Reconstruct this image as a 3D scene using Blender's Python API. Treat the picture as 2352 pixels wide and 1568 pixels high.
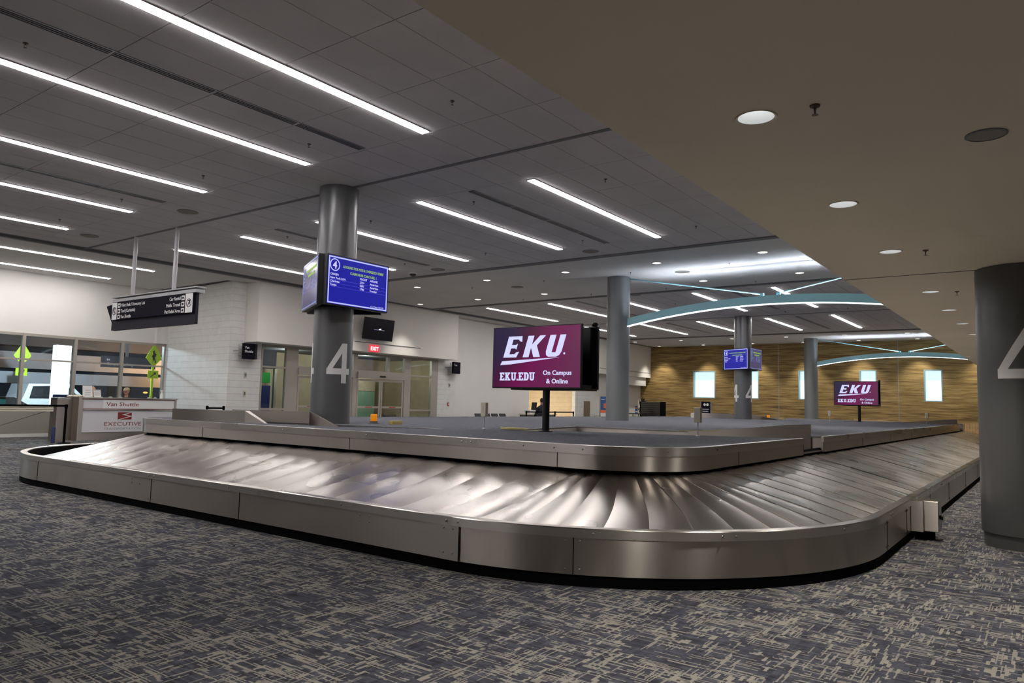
import bpy, bmesh, math, random
from mathutils import Vector, Matrix
random.seed(7)
PI = math.pi
for o in list(bpy.data.objects): bpy.data.objects.remove(o)
SC = bpy.context.scene
COL = SC.collection
sin, cos, rad = math.sin, math.cos, math.radians

# ------------------------------------------------------------------ camera, world, exposure
EYE = 1.4
def setup_camera():
    yaw, p, r = rad(36.4529), rad(4.78032), rad(1.36151)
    F = Vector((cos(yaw)*cos(p), sin(yaw)*cos(p), sin(p)))
    Rt = Vector((sin(yaw), -cos(yaw), 0)); U = Rt.cross(F)
    R2 = Rt*cos(r) + U*sin(r); U2 = -Rt*sin(r) + U*cos(r)
    m = Matrix((( R2.x, U2.x, -F.x, 0), (R2.y, U2.y, -F.y, 0), (R2.z, U2.z, -F.z, EYE), (0,0,0,1)))
    cd = bpy.data.cameras.new('camera'); cd.sensor_width = 36; cd.lens = 1687.977/2352*36
    cd.clip_start = .05; cd.clip_end = 300
    c = bpy.data.objects.new('camera', cd); COL.objects.link(c); c.matrix_world = m
    SC.camera = c
setup_camera()
w = bpy.data.worlds.new('night'); SC.world = w; w.use_nodes = True
w.node_tree.nodes['Background'].inputs[0].default_value = (.05, .06, .09, 1)
w.node_tree.nodes['Background'].inputs[1].default_value = .35
SC.view_settings.view_transform = 'Standard'; SC.view_settings.look = 'None'
SC.view_settings.gamma = 1; SC.view_settings.use_curve_mapping = False
SC.view_settings.exposure = -0.08
STRIP = 42.0      # linear ceiling lights
CANLAMP = 120.0   # watts per downlight

# ------------------------------------------------------------------ materials
def lin(c):
    return tuple((x/255/12.92 if x/255 <= .04045 else ((x/255+.055)/1.055)**2.4) for x in c)
def mat(name, rgb, rough=.6, metal=0, emit=None, es=1, spec=None, coat=0):
    m = bpy.data.materials.new(name); m.use_nodes = True
    b = m.node_tree.nodes['Principled BSDF']
    b.inputs['Base Color'].default_value = (*lin(rgb), 1)
    b.inputs['Roughness'].default_value = rough; b.inputs['Metallic'].default_value = metal
    if spec is not None: b.inputs['Specular IOR Level'].default_value = spec
    if coat: b.inputs['Coat Weight'].default_value = coat
    if emit:
        b.inputs['Emission Color'].default_value = (*lin(emit), 1); b.inputs['Emission Strength'].default_value = es
    return m
def nd(m, t, **kw):
    n = m.node_tree.nodes.new(t)
    for k, v in kw.items():
        if k in ('inp',):
            for a, b in v.items(): n.inputs[a].default_value = b
        else: setattr(n, k, v)
    return n
def lk(m, a, b): m.node_tree.links.new(a, b)
def coords(m, scale=(1,1,1), rot=(0,0,0), obj=False):
    tc = nd(m, 'ShaderNodeTexCoord'); mp = nd(m, 'ShaderNodeMapping')
    mp.inputs['Scale'].default_value = scale; mp.inputs['Rotation'].default_value = rot
    if obj: lk(m, tc.outputs['Object'], mp.inputs[0])
    else:
        g = nd(m, 'ShaderNodeNewGeometry'); lk(m, g.outputs['Position'], mp.inputs[0])
    return mp.outputs[0]
def ramp(m, src, stops):
    r = nd(m, 'ShaderNodeValToRGB'); cr = r.color_ramp
    while len(cr.elements) < len(stops): cr.elements.new(.5)
    for e, (p, c) in zip(cr.elements, stops): e.position = p; e.color = (*lin(c), 1)
    lk(m, src, r.inputs[0]); return r.outputs[0]
def noise(m, vec, scale, detail=3, rough=.5):
    n = nd(m, 'ShaderNodeTexNoise'); n.inputs['Scale'].default_value = scale
    n.inputs['Detail'].default_value = detail; n.inputs['Roughness'].default_value = rough
    lk(m, vec, n.inputs['Vector']); return n.outputs['Fac']
def math_(m, op, a, b=None, c=None):
    n = nd(m, 'ShaderNodeMath', operation=op)
    for i, v in enumerate((a, b, c)):
        if v is None: continue
        if isinstance(v, (int, float)): n.inputs[i].default_value = v
        else: lk(m, v, n.inputs[i])
    return n.outputs[0]
def bump(m, h, strength, dist=.01):
    b = nd(m, 'ShaderNodeBump'); b.inputs['Strength'].default_value = strength; b.inputs['Distance'].default_value = dist
    lk(m, h, b.inputs['Height']); lk(m, b.outputs[0], m.node_tree.nodes['Principled BSDF'].inputs['Normal'])
def mottled(name, rgb, rough, amp=.12, scale=3, bumps=0, metal=0):
    m = mat(name, rgb, rough, metal)
    v = coords(m); n = noise(m, v, scale, 4)
    lo = tuple(max(0, c*(1-amp)) for c in rgb); hi = tuple(min(255, c*(1+amp)) for c in rgb)
    lk(m, ramp(m, n, [(.3, lo), (.7, hi)]), m.node_tree.nodes['Principled BSDF'].inputs['Base Color'])
    if bumps: bump(m, noise(m, v, 120, 2), bumps, .002)
    return m

M = {}
M['wall'] = mottled('painted_wall', (226,224,220), .75, .015, .7)
M['fascia'] = mottled('painted_fascia', (232,228,222), .75, .015, .7)
M['knee'] = mottled('knee_wall_table_shade', (150,146,136), .75, .02, 1)  # wall colour darkened for the shade of the folding tables
M['block'] = mottled('painted_block', (222,221,218), .7, .02, 5, .15)
M['tanblock'] = mottled('tan_block', (208,190,160), .7, .03, 4, .1)
M['gypsum'] = mottled('gypsum_ceiling', (205,203,202), .8, .02, .8)
M['tile'] = mottled('ceiling_tile', (196,194,196), .85, .02, 1.5, .1)
M['grid'] = mat('ceiling_grid', (96,96,100), .8)  # ceiling base seen through the gaps between tiles
M['joint'] = mat('ceiling_joint', (112,112,116), .7)
M['soffit'] = mottled('beige_soffit', (210,200,182), .7, .015, .6)
M['soffitjoint'] = mat('soffit_joint', (60,54,46), .8)
M['white'] = mat('white_plastic', (225,225,222), .5)
M['cream'] = mat('cream_plastic', (206,200,178), .5)
M['black'] = mat('black_plastic', (14,14,17), .4)
M['matteblack'] = mat('matte_black', (5,5,6), .9, spec=.1)
M['darknavy'] = mat('navy_sign', (17,15,28), .8, spec=.15)
M['darkgrey'] = mat('dark_grey_sign', (48,47,54), .8, spec=.2)
M['sigray'] = mat('silver_frame', (160,160,164), .4, .6)
M['rod'] = mat('silver_rod', (182,180,186), .4, .3)
M['frame'] = mat('window_frame', (172,166,156), .45, .3)
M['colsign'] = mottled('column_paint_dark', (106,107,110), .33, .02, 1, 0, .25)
M['colshade'] = mottled('column_paint_soffit_shade', (84,84,84), .4, .02, 1, 0, .25)  # darker copy of the column paint: shade under the soffit put into the colour
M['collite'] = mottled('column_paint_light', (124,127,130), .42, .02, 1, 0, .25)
M['num'] = mat('white_number', (228,228,228), .6)
M['blue'] = mat('beam_blue', (152,208,222), .4)
M['strip'] = mat('strip_diffuser', (255,255,255), .5, emit=(255,250,248), es=STRIP)
M['led'] = mat('led_line', (255,255,255), .5, emit=(240,250,255), es=2.4)
M['uplight'] = mat('uplight_line', (255,255,255), .5, emit=(236,243,255), es=80)
M['warmled'] = mat('warm_led', (255,220,170), .5, emit=(255,205,140), es=9)
M['lens'] = mat('downlight_lens', (255,255,255), .5, emit=(255,248,238), es=3.0)
M['lampdisc'] = mat('lamp_disc', (255,255,255), .5, emit=(255,252,248), es=5)
M['canwall'] = mat('can_reflector', (235,238,240), .35)
M['sprink'] = mat('sprinkler_metal', (96,84,78), .4, .7)
M['grille'] = mat('speaker_grille', (128,124,116), .7)
M['slot'] = mat('diffuser_slot', (16,16,18), .8)
M['amber'] = mat('amber_beacon', (240,150,10), .3, emit=(255,150,10), es=.35)
M['woodblock'] = mat('yellow_wood', (200,180,110), .7)
M['red'] = mat('red_plastic', (170,40,35), .5)
M['exitred'] = mat('exit_red', (225,50,60), .5, emit=(235,60,75), es=.9)
M['exitwhite'] = mat('exit_letters', (255,240,240), .5, emit=(255,225,225), es=1.6)
M['chair'] = mat('seat_black', (44,45,50), .6)
M['skin'] = mat('skin', (190,140,115), .6)
M['cloth'] = mat('dark_cloth', (35,36,44), .9)
M['cap'] = mat('tan_cap', (176,158,130), .9)
M['hair'] = mat('dark_hair', (40,28,22), .9)
M['plantgreen'] = mat('leaf_green', (38,52,30), .7)
M['orange'] = mat('orange_cone', (225,80,30), .6)
M['table'] = mat('table_cream', (214,206,186), .5)
M['leg'] = mat('table_leg', (120,120,120), .4, .6)
M['navy'] = mat('navy_bin', (34,44,92), .6)
M['cable'] = mat('cable_cream', (212,200,140), .6)
M['winglow'] = mat('frosted_window_glow', (210,235,240), .2, emit=(212,238,246), es=1.0)
M['jamb'] = mat('window_jamb', (150,178,182), .4, .3)
M['screenlogo'] = mat('screen_white', (0,0,0), .4, emit=(214,216,255), es=1.05)
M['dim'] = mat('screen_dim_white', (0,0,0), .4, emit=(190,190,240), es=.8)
M['sblued'] = mat('screen_blue_dim', (4,4,8), .22, emit=(66,56,104), es=.8)  # dim set: off-axis fade of the panels put into the colours
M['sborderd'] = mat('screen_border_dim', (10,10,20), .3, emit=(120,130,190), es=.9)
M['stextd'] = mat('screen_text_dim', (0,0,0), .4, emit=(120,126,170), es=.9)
M['sblue'] = mat('screen_blue', (4,4,10), .22, emit=(28,30,160), es=1.0)
M['sborder'] = mat('screen_border', (10,10,20), .3, emit=(185,190,255), es=1.1)
M['sgreen'] = mat('screen_green_text', (0,0,0), .4, emit=(150,190,70), es=1)
M['stext'] = mat('screen_text', (0,0,0), .4, emit=(205,205,255), es=1)
M['sline'] = mat('screen_line', (0,0,0), .4, emit=(100,85,215), es=1)
M['tvblack'] = mat('tv_black', (6,6,12), .25)
M['deskwhite'] = mat('desk_panel', (212,210,214), .5)
M['deskred'] = mat('desk_red', (128,36,28), .5)
M['deskgrey'] = mat('desk_grey_letters', (150,148,150), .5)
M['asphalt'] = mottled('asphalt', (52,52,56), .9, .2, 2)
M['concrete'] = mottled('concrete', (150,152,160), .8, .06, 1)
M['concdark'] = mottled('dark_concrete', (88,90,96), .8, .06, 1)
M['truck'] = mat('truck_white', (210,215,218), .3)
M['carglass'] = mat('car_glass', (30,36,42), .15)
M['tyre'] = mat('tyre', (20,20,20), .9)
M['bluecar'] = mat('dark_car', (20,24,34), .2)
M['tealglass'] = mat('painted_teal_reflection', (50,120,125), .2, emit=(70,160,165), es=.25)  # teal reflections painted into the glass as a faint glow
M['pylon'] = mat('lit_pylon', (255,255,255), .5, emit=(246,250,255), es=2.6)
M['fluoro'] = mat('fluorescent_sign', (170,200,30), .5, emit=(165,200,20), es=.35)
M['sodium'] = mat('sodium_lamp', (255,170,80), .5, emit=(255,165,90), es=4)
M['green'] = mat('green_panel', (30,130,50), .5, emit=(40,150,60), es=.15)
M['bluepanel'] = mat('blue_panel', (26,36,88), .5, emit=(30,44,110), es=.12)
M['palegreen'] = mat('pale_green_glass', (150,190,160), .4)
M['orangeflat'] = mat('poster_orange', (225,110,60), .6)
M['posterblue'] = mat('poster_blue', (44,84,140), .6)
M['postergrey'] = mat('poster_grey', (190,190,190), .6)
M['brown'] = mat('brown_panel', (128,112,92), .5)
M['rackbar'] = mat('rack_bar', (52,52,58), .4)
M['benchwood'] = mottled('bench_wood', (222,182,132), .5, .06, 8)

def steel(name, rgb, rough, wear=.06, aniso=.8, dents=.0, streak=0):
    m = mat(name, rgb, rough, 1)
    b = m.node_tree.nodes['Principled BSDF']
    v2 = coords(m); big = noise(m, v2, 1.3, 2, .5)
    rr = nd(m, 'ShaderNodeMapRange'); rr.inputs['From Min'].default_value = .3; rr.inputs['From Max'].default_value = .7
    rr.inputs['To Min'].default_value = rough-wear; rr.inputs['To Max'].default_value = rough+wear
    lk(m, big, rr.inputs[0]); lk(m, rr.outputs[0], b.inputs['Roughness'])
    if aniso:
        g = nd(m, 'ShaderNodeNewGeometry'); t = nd(m, 'ShaderNodeVectorMath', operation='CROSS_PRODUCT'); lk(m, g.outputs['Normal'], t.inputs[0]); t.inputs[1].default_value = (.001,.002,1)
        lk(m, t.outputs[0], b.inputs['Tangent'])
        b.inputs['Anisotropic'].default_value = aniso; b.inputs['Anisotropic Rotation'].default_value = .25
    if dents: bump(m, noise(m, v2, 2.6, 2, .5), dents, .02)
    return m
M['steel'] = steel('brushed_steel', (184,177,170), .34, wear=.03, aniso=.96)
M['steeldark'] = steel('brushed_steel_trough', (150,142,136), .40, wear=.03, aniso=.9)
M['cap_steel'] = steel('brushed_steel_cap', (200,195,190), .29, wear=.03, aniso=.9)
M['plate'] = steel('carousel_plate_steel', (184,178,172), .30, wear=.05, aniso=0, dents=.05)
M['bolt'] = mat('bolt_steel', (170,166,158), .3, 1)

def carpet(name, dark, mid, light, k=1.0, fine=False):
    m = mat(name, mid, .95, spec=.12)
    b = m.node_tree.nodes['Principled BSDF']
    pos = coords(m, (k,k,k))
    sp = nd(m, 'ShaderNodeSeparateXYZ')
    wob = nd(m, 'ShaderNodeTexNoise'); wob.inputs['Scale'].default_value = 45; wob.inputs['Detail'].default_value = 1; lk(m, pos, wob.inputs['Vector'])
    wv = nd(m, 'ShaderNodeVectorMath', operation='MULTIPLY_ADD'); lk(m, wob.outputs['Color'], wv.inputs[0]); wv.inputs[1].default_value = (.007,.007,0); lk(m, pos, wv.inputs[2])
    lk(m, wv.outputs[0], sp.inputs[0])
    def white(a, b, seed):
        c = nd(m, 'ShaderNodeCombineXYZ'); lk(m, a, c.inputs[0]); lk(m, b, c.inputs[1]); c.inputs[2].default_value = seed
        n = nd(m, 'ShaderNodeTexWhiteNoise'); lk(m, c.outputs[0], n.inputs['Vector']); return n.outputs['Value']
    def cells(axis, thick, length, seed):
        u, v = (sp.outputs[0], sp.outputs[1]) if axis == 0 else (sp.outputs[1], sp.outputs[0])   # u runs along the dash
        row = math_(m, 'FLOOR', math_(m, 'DIVIDE', v, thick))
        off = white(row, row, seed+.5)
        k = math_(m, 'FLOOR', math_(m, 'ADD', math_(m, 'DIVIDE', u, length), math_(m, 'MULTIPLY', off, 9.0)))
        return white(k, row, seed)
    def blocks(sx, sy, seed):
        n1 = math_(m, 'FLOOR', math_(m, 'DIVIDE', sp.outputs[0], sx)); n2 = math_(m, 'FLOOR', math_(m, 'DIVIDE', sp.outputs[1], sy))
        return white(n1, n2, seed)
    patch = noise(m, pos, 3.1, 3, .6)
    def yarn(val, dens, patchw, seed):
        bl = blocks(.13 if seed % 2 else .21, .19 if seed % 2 else .11, seed+20)
        thr = math_(m, 'SUBTRACT', dens, math_(m, 'ADD', math_(m, 'MULTIPLY', bl, .34), math_(m, 'MULTIPLY', patch, patchw)))
        return math_(m, 'GREATER_THAN', val, thr)
    A = yarn(cells(1, .0085, .17, 1), 1.22, .42, 1); B = yarn(cells(0, .019, .075, 2), 1.34, .42, 2)
    C = yarn(cells(1, .020, .055, 3), 1.36, .42, 3); D = yarn(cells(0, .008, .14, 4), 1.30, .42, 4)
    f = math_(m, 'MAXIMUM', math_(m, 'MAXIMUM', math_(m, 'MULTIPLY', A, .72), math_(m, 'MULTIPLY', B, .78)), math_(m, 'MAXIMUM', math_(m, 'MULTIPLY', C, .6), math_(m, 'MULTIPLY', D, .65)))
    tone = math_(m, 'ADD', math_(m, 'MULTIPLY', cells(1, .014, .12, 7), .35), math_(m, 'ADD', math_(m, 'MULTIPLY', cells(0, .03, .16, 8), .25), math_(m, 'MULTIPLY', noise(m, pos, 5, 4, .7), .5)))
    base = ramp(m, tone, [(.3, dark), (.8, mid)])
    out = nd(m, 'ShaderNodeMix', data_type='RGBA'); lk(m, f, out.inputs[0]); lk(m, base, out.inputs[6])
    out.inputs[7].default_value = (*lin(light), 1)
    lk(m, out.outputs[2], b.inputs['Base Color'])
    bump(m, noise(m, pos, 320, 2), .3, .003)
    return m
M['carpet'] = carpet('patterned_carpet', (44,44,51), (76,78,87), (150,146,135))
def deckcarpet():
    m = mat('blue_grey_deck_carpet', (100,104,118), .95, spec=.1)
    v = coords(m); n = noise(m, v, 26, 5, .75)
    lk(m, ramp(m, n, [(.3, (72,74,82)), (.7, (116,118,125))]), m.node_tree.nodes['Principled BSDF'].inputs['Base Color'])
    bump(m, noise(m, v, 200, 2), .3, .004); return m
M['deckcarpet'] = deckcarpet()
def wood():
    m = mat('wood_strand_wall', (150,120,72), .6)
    v = coords(m, (1, .7, 13)); n = noise(m, v, 1.1, 6, .62)
    v2 = coords(m, (1, 1.2, 42)); n2 = noise(m, v2, 1.0, 4, .6)
    mixv = math_(m, 'ADD', math_(m, 'MULTIPLY', n, .6), math_(m, 'MULTIPLY', n2, .4))
    lk(m, ramp(m, mixv, [(.36, (78,58,30)), (.46, (132,106,60)), (.55, (164,138,84)), (.66, (188,164,110))]), m.node_tree.nodes['Principled BSDF'].inputs['Base Color'])
    return m
M['wood'] = wood()
def glass(name, tint=(235,242,240), refl=1.0):
    m = bpy.data.materials.new(name); m.use_nodes = True; nt = m.node_tree; nt.nodes.clear()
    out = nd(m, 'ShaderNodeOutputMaterial'); mx = nd(m, 'ShaderNodeMixShader'); t = nd(m, 'ShaderNodeBsdfTransparent'); g = nd(m, 'ShaderNodeBsdfGlossy')
    g.inputs['Roughness'].default_value = .03; t.inputs[0].default_value = (*lin(tint), 1)
    fr = nd(m, 'ShaderNodeFresnel'); fr.inputs[0].default_value = 1.5
    gg = nd(m, 'ShaderNodeNewGeometry')
    lk(m, math_(m, 'MULTIPLY', math_(m, 'MULTIPLY', fr.outputs[0], 1.8*refl), math_(m, 'SUBTRACT', 1.0, gg.outputs['Backfacing'])), mx.inputs[0]); lk(m, t.outputs[0], mx.inputs[1]); lk(m, g.outputs[0], mx.inputs[2]); lk(m, mx.outputs[0], out.inputs[0])
    return m
M['glass'] = glass('window_glass', (222,230,230))
def ekuscreen():
    m = mat('maroon_screen', (8,4,8), .22)
    b = m.node_tree.nodes['Principled BSDF']
    v = coords(m, obj=True)
    sp = nd(m, 'ShaderNodeSeparateXYZ'); lk(m, v, sp.inputs[0])
    n = noise(m, v, 1.3, 1)
    a = math_(m, 'ADD', math_(m, 'MULTIPLY', sp.outputs['X'], .62), math_(m, 'MULTIPLY', sp.outputs['Z'], -.42))
    f = math_(m, 'ADD', math_(m, 'ADD', a, .52), math_(m, 'MULTIPLY', math_(m, 'SUBTRACT', n, .5), .7))
    lk(m, ramp(m, f, [(.02, (44,34,66)), (.3, (74,20,58)), (.6, (112,14,80)), (.95, (104,40,80))]), b.inputs['Emission Color'])
    b.inputs['Emission Strength'].default_value = .95
    return m
M['eku'] = ekuscreen()

# ------------------------------------------------------------------ mesh helpers
class MB:
    def __init__(s): s.v = []; s.f = []
    def add(s, vs, fs):
        n = len(s.v); s.v += [tuple(v) for v in vs]; s.f += [tuple(i+n for i in f) for f in fs]; return s
    def box(s, x0, x1, y0, y1, z0, z1):
        return s.add([(x0,y0,z0),(x1,y0,z0),(x1,y1,z0),(x0,y1,z0),(x0,y0,z1),(x1,y0,z1),(x1,y1,z1),(x0,y1,z1)],
            [(0,3,2,1),(4,5,6,7),(0,1,5,4),(1,2,6,5),(2,3,7,6),(3,0,4,7)])
    def prism(s, poly, z0, z1):
        n = len(poly); a = sum(poly[i][0]*poly[(i+1)%n][1]-poly[(i+1)%n][0]*poly[i][1] for i in range(n))
        if a < 0: poly = poly[::-1]
        return s.add([(x,y,z0) for x,y in poly]+[(x,y,z1) for x,y in poly],
            [tuple(range(n))[::-1], tuple(range(n,2*n))]+[(i,(i+1)%n,n+(i+1)%n,n+i) for i in range(n)])
    def lathe(s, prof, cx=0, cy=0, n=24, cap=True):
        vs = [(cx+r*cos(2*PI*k/n), cy+r*sin(2*PI*k/n), z) for r, z in prof for k in range(n)]
        fs = [(i*n+k, i*n+(k+1)%n, (i+1)*n+(k+1)%n, (i+1)*n+k) for i in range(len(prof)-1) for k in range(n)]
        if cap: fs += [tuple(range(n))[::-1], tuple((len(prof)-1)*n+k for k in range(n))]
        return s.add(vs, fs)
    def tube(s, pts, r, n=8):
        pts = [Vector(p) for p in pts]; rs = r if isinstance(r, (list, tuple)) else [r]*len(pts)
        vs = []
        for i, p in enumerate(pts):
            t = (pts[min(i+1, len(pts)-1)]-pts[max(i-1, 0)]).normalized()
            a = t.cross(Vector((0,0,1)) if abs(t.z) < .9 else Vector((1,0,0))).normalized(); b = t.cross(a)
            vs += [p+(a*cos(2*PI*k/n)+b*sin(2*PI*k/n))*rs[i] for k in range(n)]
        fs = [(i*n+k, i*n+(k+1)%n, (i+1)*n+(k+1)%n, (i+1)*n+k) for i in range(len(pts)-1) for k in range(n)]
        return s.add(vs, fs+[tuple(range(n)), tuple((len(pts)-1)*n+k for k in range(n))[::-1]])
    def ell(s, c, r, nu=14, nv=9):
        vs = [(c[0],c[1],c[2]-r[2])]; fs = []
        for j in range(1, nv):
            a = -PI/2+PI*j/nv
            vs += [(c[0]+r[0]*cos(a)*cos(2*PI*k/nu), c[1]+r[1]*cos(a)*sin(2*PI*k/nu), c[2]+r[2]*sin(a)) for k in range(nu)]
        vs.append((c[0],c[1],c[2]+r[2]))
        fs += [(0, 1+(k+1)%nu, 1+k) for k in range(nu)]
        for j in range(nv-2): fs += [(1+j*nu+k, 1+j*nu+(k+1)%nu, 1+(j+1)*nu+(k+1)%nu, 1+(j+1)*nu+k) for k in range(nu)]
        L = len(vs)-1; b = 1+(nv-2)*nu
        fs += [(b+k, b+(k+1)%nu, L) for k in range(nu)]
        return s.add(vs, fs)
    def panel(s, p, thick):
        """p: 4 corners; solid sheet, thick along the normal"""
        p = [Vector(q) for q in p]; nrm = (p[1]-p[0]).cross(p[2]-p[0]).normalized()*thick
        return s.add(p+[q+nrm for q in p], [(0,3,2,1),(4,5,6,7),(0,1,5,4),(1,2,6,5),(2,3,7,6),(3,0,4,7)])
    def build(s, name, m, parent=None, smooth=False, bevel=0, M4=None):
        me = bpy.data.meshes.new(name); me.from_pydata(s.v, [], s.f)
        if M4 is not None: me.transform(M4)
        me.materials.append(m)
        if smooth:
            for p in me.polygons: p.use_smooth = True
            try: me.set_sharp_from_angle(angle=rad(38))
            except Exception: pass
        o = bpy.data.objects.new(name, me); COL.objects.link(o)
        if bevel:
            bm = bmesh.new(); bm.from_mesh(me)
            bmesh.ops.bevel(bm, geom=[e for e in bm.edges], offset=bevel, segments=2, affect='EDGES', profile=.5)
            bm.to_mesh(me); bm.free()
        if parent is not None: o.parent = parent
        me.update()
        return o
def box(x0,x1,y0,y1,z0,z1): return MB().box(x0,x1,y0,y1,z0,z1)
def thing(name, label, cat, group=None, loc=(0,0,0), rz=0):
    o = bpy.data.objects.new(name, None); COL.objects.link(o); o.empty_display_size = .1
    o.location = loc; o.rotation_euler = (0,0,rz)
    o['label'] = label; o['category'] = cat
    if group: o['group'] = group
    return o
def tag(o, label, cat, group=None):
    o['label'] = label; o['category'] = cat
    if group: o['group'] = group
    return o
def struct(o): o['kind'] = 'structure'; return o
def group_struct(name, label=None):
    o = bpy.data.objects.new(name, None); COL.objects.link(o); o['kind'] = 'structure'; return o
def copy_tree(o, parent=None):
    c = o.copy(); COL.objects.link(c); c.parent = parent
    for ch in o.children: copy_tree(ch, c)
    return c
_dg = None
def curve_mesh(cu):
    ob = bpy.data.objects.new('tmp', cu); COL.objects.link(ob)
    dg = bpy.context.evaluated_depsgraph_get()
    me = bpy.data.meshes.new_from_object(ob.evaluated_get(dg))
    bpy.data.objects.remove(ob); bpy.data.curves.remove(cu); return me
def frame(origin, right, up):
    r = Vector(right).normalized(); u = Vector(up).normalized(); n = r.cross(u)
    return Matrix(((r.x,u.x,n.x,origin[0]),(r.y,u.y,n.y,origin[1]),(r.z,u.z,n.z,origin[2]),(0,0,0,1)))
def text(s, size, m, parent, fr, at=(0,0), name='lettering', align='LEFT', bold=0, shear=0, width=None, depth=.003, aspect=1):
    cu = bpy.data.curves.new('t', 'FONT'); cu.body = s; cu.size = size; cu.align_x = align; cu.offset = bold; cu.shear = shear; cu.resolution_u = 3
    cu.extrude = depth
    me = curve_mesh(cu)
    sx = aspect
    if width:
        xs = [v.co.x for v in me.vertices]; sx = width/(max(xs)-min(xs))
    me.transform(fr @ Matrix.Translation((at[0], at[1], depth)) @ Matrix.Diagonal((sx,1,1,1)))
    me.name = name; me.materials.append(m)
    o = bpy.data.objects.new(name, me); COL.objects.link(o); o.parent = parent
    return o
def flat(polys, m, parent, fr, name, depth=.004, base=0):
    """extruded flat shapes in a local frame (polygon may be concave)"""
    cu = bpy.data.curves.new('t', 'CURVE'); cu.dimensions = '2D'; cu.fill_mode = 'BOTH'; cu.extrude = depth
    for P in polys:
        sp = cu.splines.new('POLY'); sp.points.add(len(P)-1)
        for q, (x, y) in zip(sp.points, P): q.co = (x, y, 0, 1)
        sp.use_cyclic_u = True
    me = curve_mesh(cu); me.transform(fr @ Matrix.Translation((0,0,depth+base))); me.name = name; me.materials.append(m)
    o = bpy.data.objects.new(name, me); COL.objects.link(o)
    if parent is not None: o.parent = parent
    return o
def circle(cx, cy, r, n=32): return [(cx+r*cos(2*PI*k/n), cy+r*sin(2*PI*k/n)) for k in range(n)]
IDM = Matrix.Identity(4)
def lbox(fr, x0,x1,y0,y1,z0,z1, name, m, parent, bevel=0):
    return MB().box(x0,x1,y0,y1,z0,z1).build(name, m, parent, M4=fr, bevel=bevel)
ORD = ['nearest','second','third','fourth','fifth','sixth','seventh','eighth','ninth','tenth']

# ------------------------------------------------------------------ room shell
CZ = 5.1; EDGE = 20.13; WY = 21.1; WX = 42.4; XL = -21; YB = -9
struct(box(XL-.5, WX+1.5, YB-.5, 26.2, -.3, 0).build('floor', M['carpet']))
ceil = struct(box(XL, WX, YB, 25.6, CZ+.012, CZ+.25).build('ceiling', M['grid']))
JX = [8.46-20.9*.0, 8.46+20.86]
GX = [(XL, -19.5), (-5.0, 1.17), (15.86, 21.72), (36.86, WX)]          # gypsum bands
for a, b in GX:
    o = box(a, b, 2.1, EDGE-.05, CZ, CZ+.012).build('gypsum_band', M['gypsum'], ceil)
box(XL, 13.3, EDGE+.05, 25.6, CZ-.004, CZ+.012).build('gypsum_band', M['gypsum'], ceil)
box(13.3, WX, EDGE+.05, WY+.1, CZ-.004, CZ+.012).build('gypsum_band', M['gypsum'], ceil)
box(XL, WX, EDGE-.05, EDGE+.05, CZ-.035, CZ+.012).build('edge_trim', M['joint'], ceil)
for x in (1.17, 15.83, 21.75, 36.83):
    box(x-.09, x+.09, 2.1, EDGE-.05, CZ-.03, CZ+.012).build('edge_trim', M['joint'], ceil)
for x in (8.46, 29.29):
    box(x-.035, x+.035, 2.1, EDGE-.05, CZ-.012, CZ+.012).build('edge_trim', M['joint'], ceil)
# lay-in tiles: columns along x 1.212 wide, rows along y .614
def tile_cols(j):
    return [j-7.28+1.2133*k for k in range(12)]
LY = [6.88, 9.42, 12.33, 15.02, 17.93]
bay1 = bpy.data.meshes.new('ceiling_tile'); 
mb = MB(); mb.box(.0045, 1.2088, .0045, .6095, -.0, .012); bay1.from_pydata(mb.v, [], mb.f); bay1.materials.append(M['tile'])
nt_ = 0; stuff = MB()
tcells = []
for bi, j in enumerate((8.46, 29.29, -12.4)):
    for x in tile_cols(j):
        for k in range(29):
            y = 2.62+.614*k - .001
            if y+.61 > EDGE-.05: continue
            if y < 4.4 or (bi == 0 and x < 1.9 and False): continue
            tcells.append((math.hypot(x+.6, y+.3) if x > -1 and (x > 1.5 or y > 8) else 99, x, y))
tcells.sort()
for i, (d, x, y) in enumerate(tcells):
    if i < 296:
        o = bpy.data.objects.new('ceiling_tile', bay1); COL.objects.link(o); o.parent = ceil; o.location = (x, y, CZ)
    else: stuff.box(x+.007, x+1.2063, y+.007, y+.607, CZ, CZ+.012)
o = stuff.build('ceiling_tile', M['tile'], ceil); o['kind'] = 'stuff'
# soffit over the walkway, with holes for the cans
SZ = 3.0; SY = 2.03
CANX = [-2.3, -.2, 1.85, 3.95, 6.03, 8.08, 11.05, 13.15, 15.25, 17.4, 19.5, 21.6, 23.7, 25.8, 27.9]
cans = [(x, 1.28) for x in CANX] + [(x, -2.6) for x in CANX[:9]]  # the second row is unseen, added to light the foreground
sof = flat([[(XL,YB),(WX,YB),(WX,SY),(XL,SY)]] + [circle(x, y, .098, 28) for x, y in cans], M['soffit'], None, Matrix.Translation((0,0,SZ)), 'ceiling', depth=.03)
struct(sof)
box(XL, WX, SY-.12, SY, SZ+.06, CZ+.02).build('soffit_fascia', M['soffit'], sof)
box(9.57, 9.60, YB, SY, SZ-.002, SZ+.01).build('soffit_joint', M['soffitjoint'], sof)
box(28.9, 28.93, YB, SY, SZ-.002, SZ+.01).build('soffit_joint', M['soffitjoint'], sof)
struct(box(XL-.2, XL, YB, 26, 0, CZ+.2).build('wall_west', M['wall']))
struct(box(XL, WX, YB-.2, YB, 0, CZ+.2).build('wall_south', M['wall']))

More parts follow.
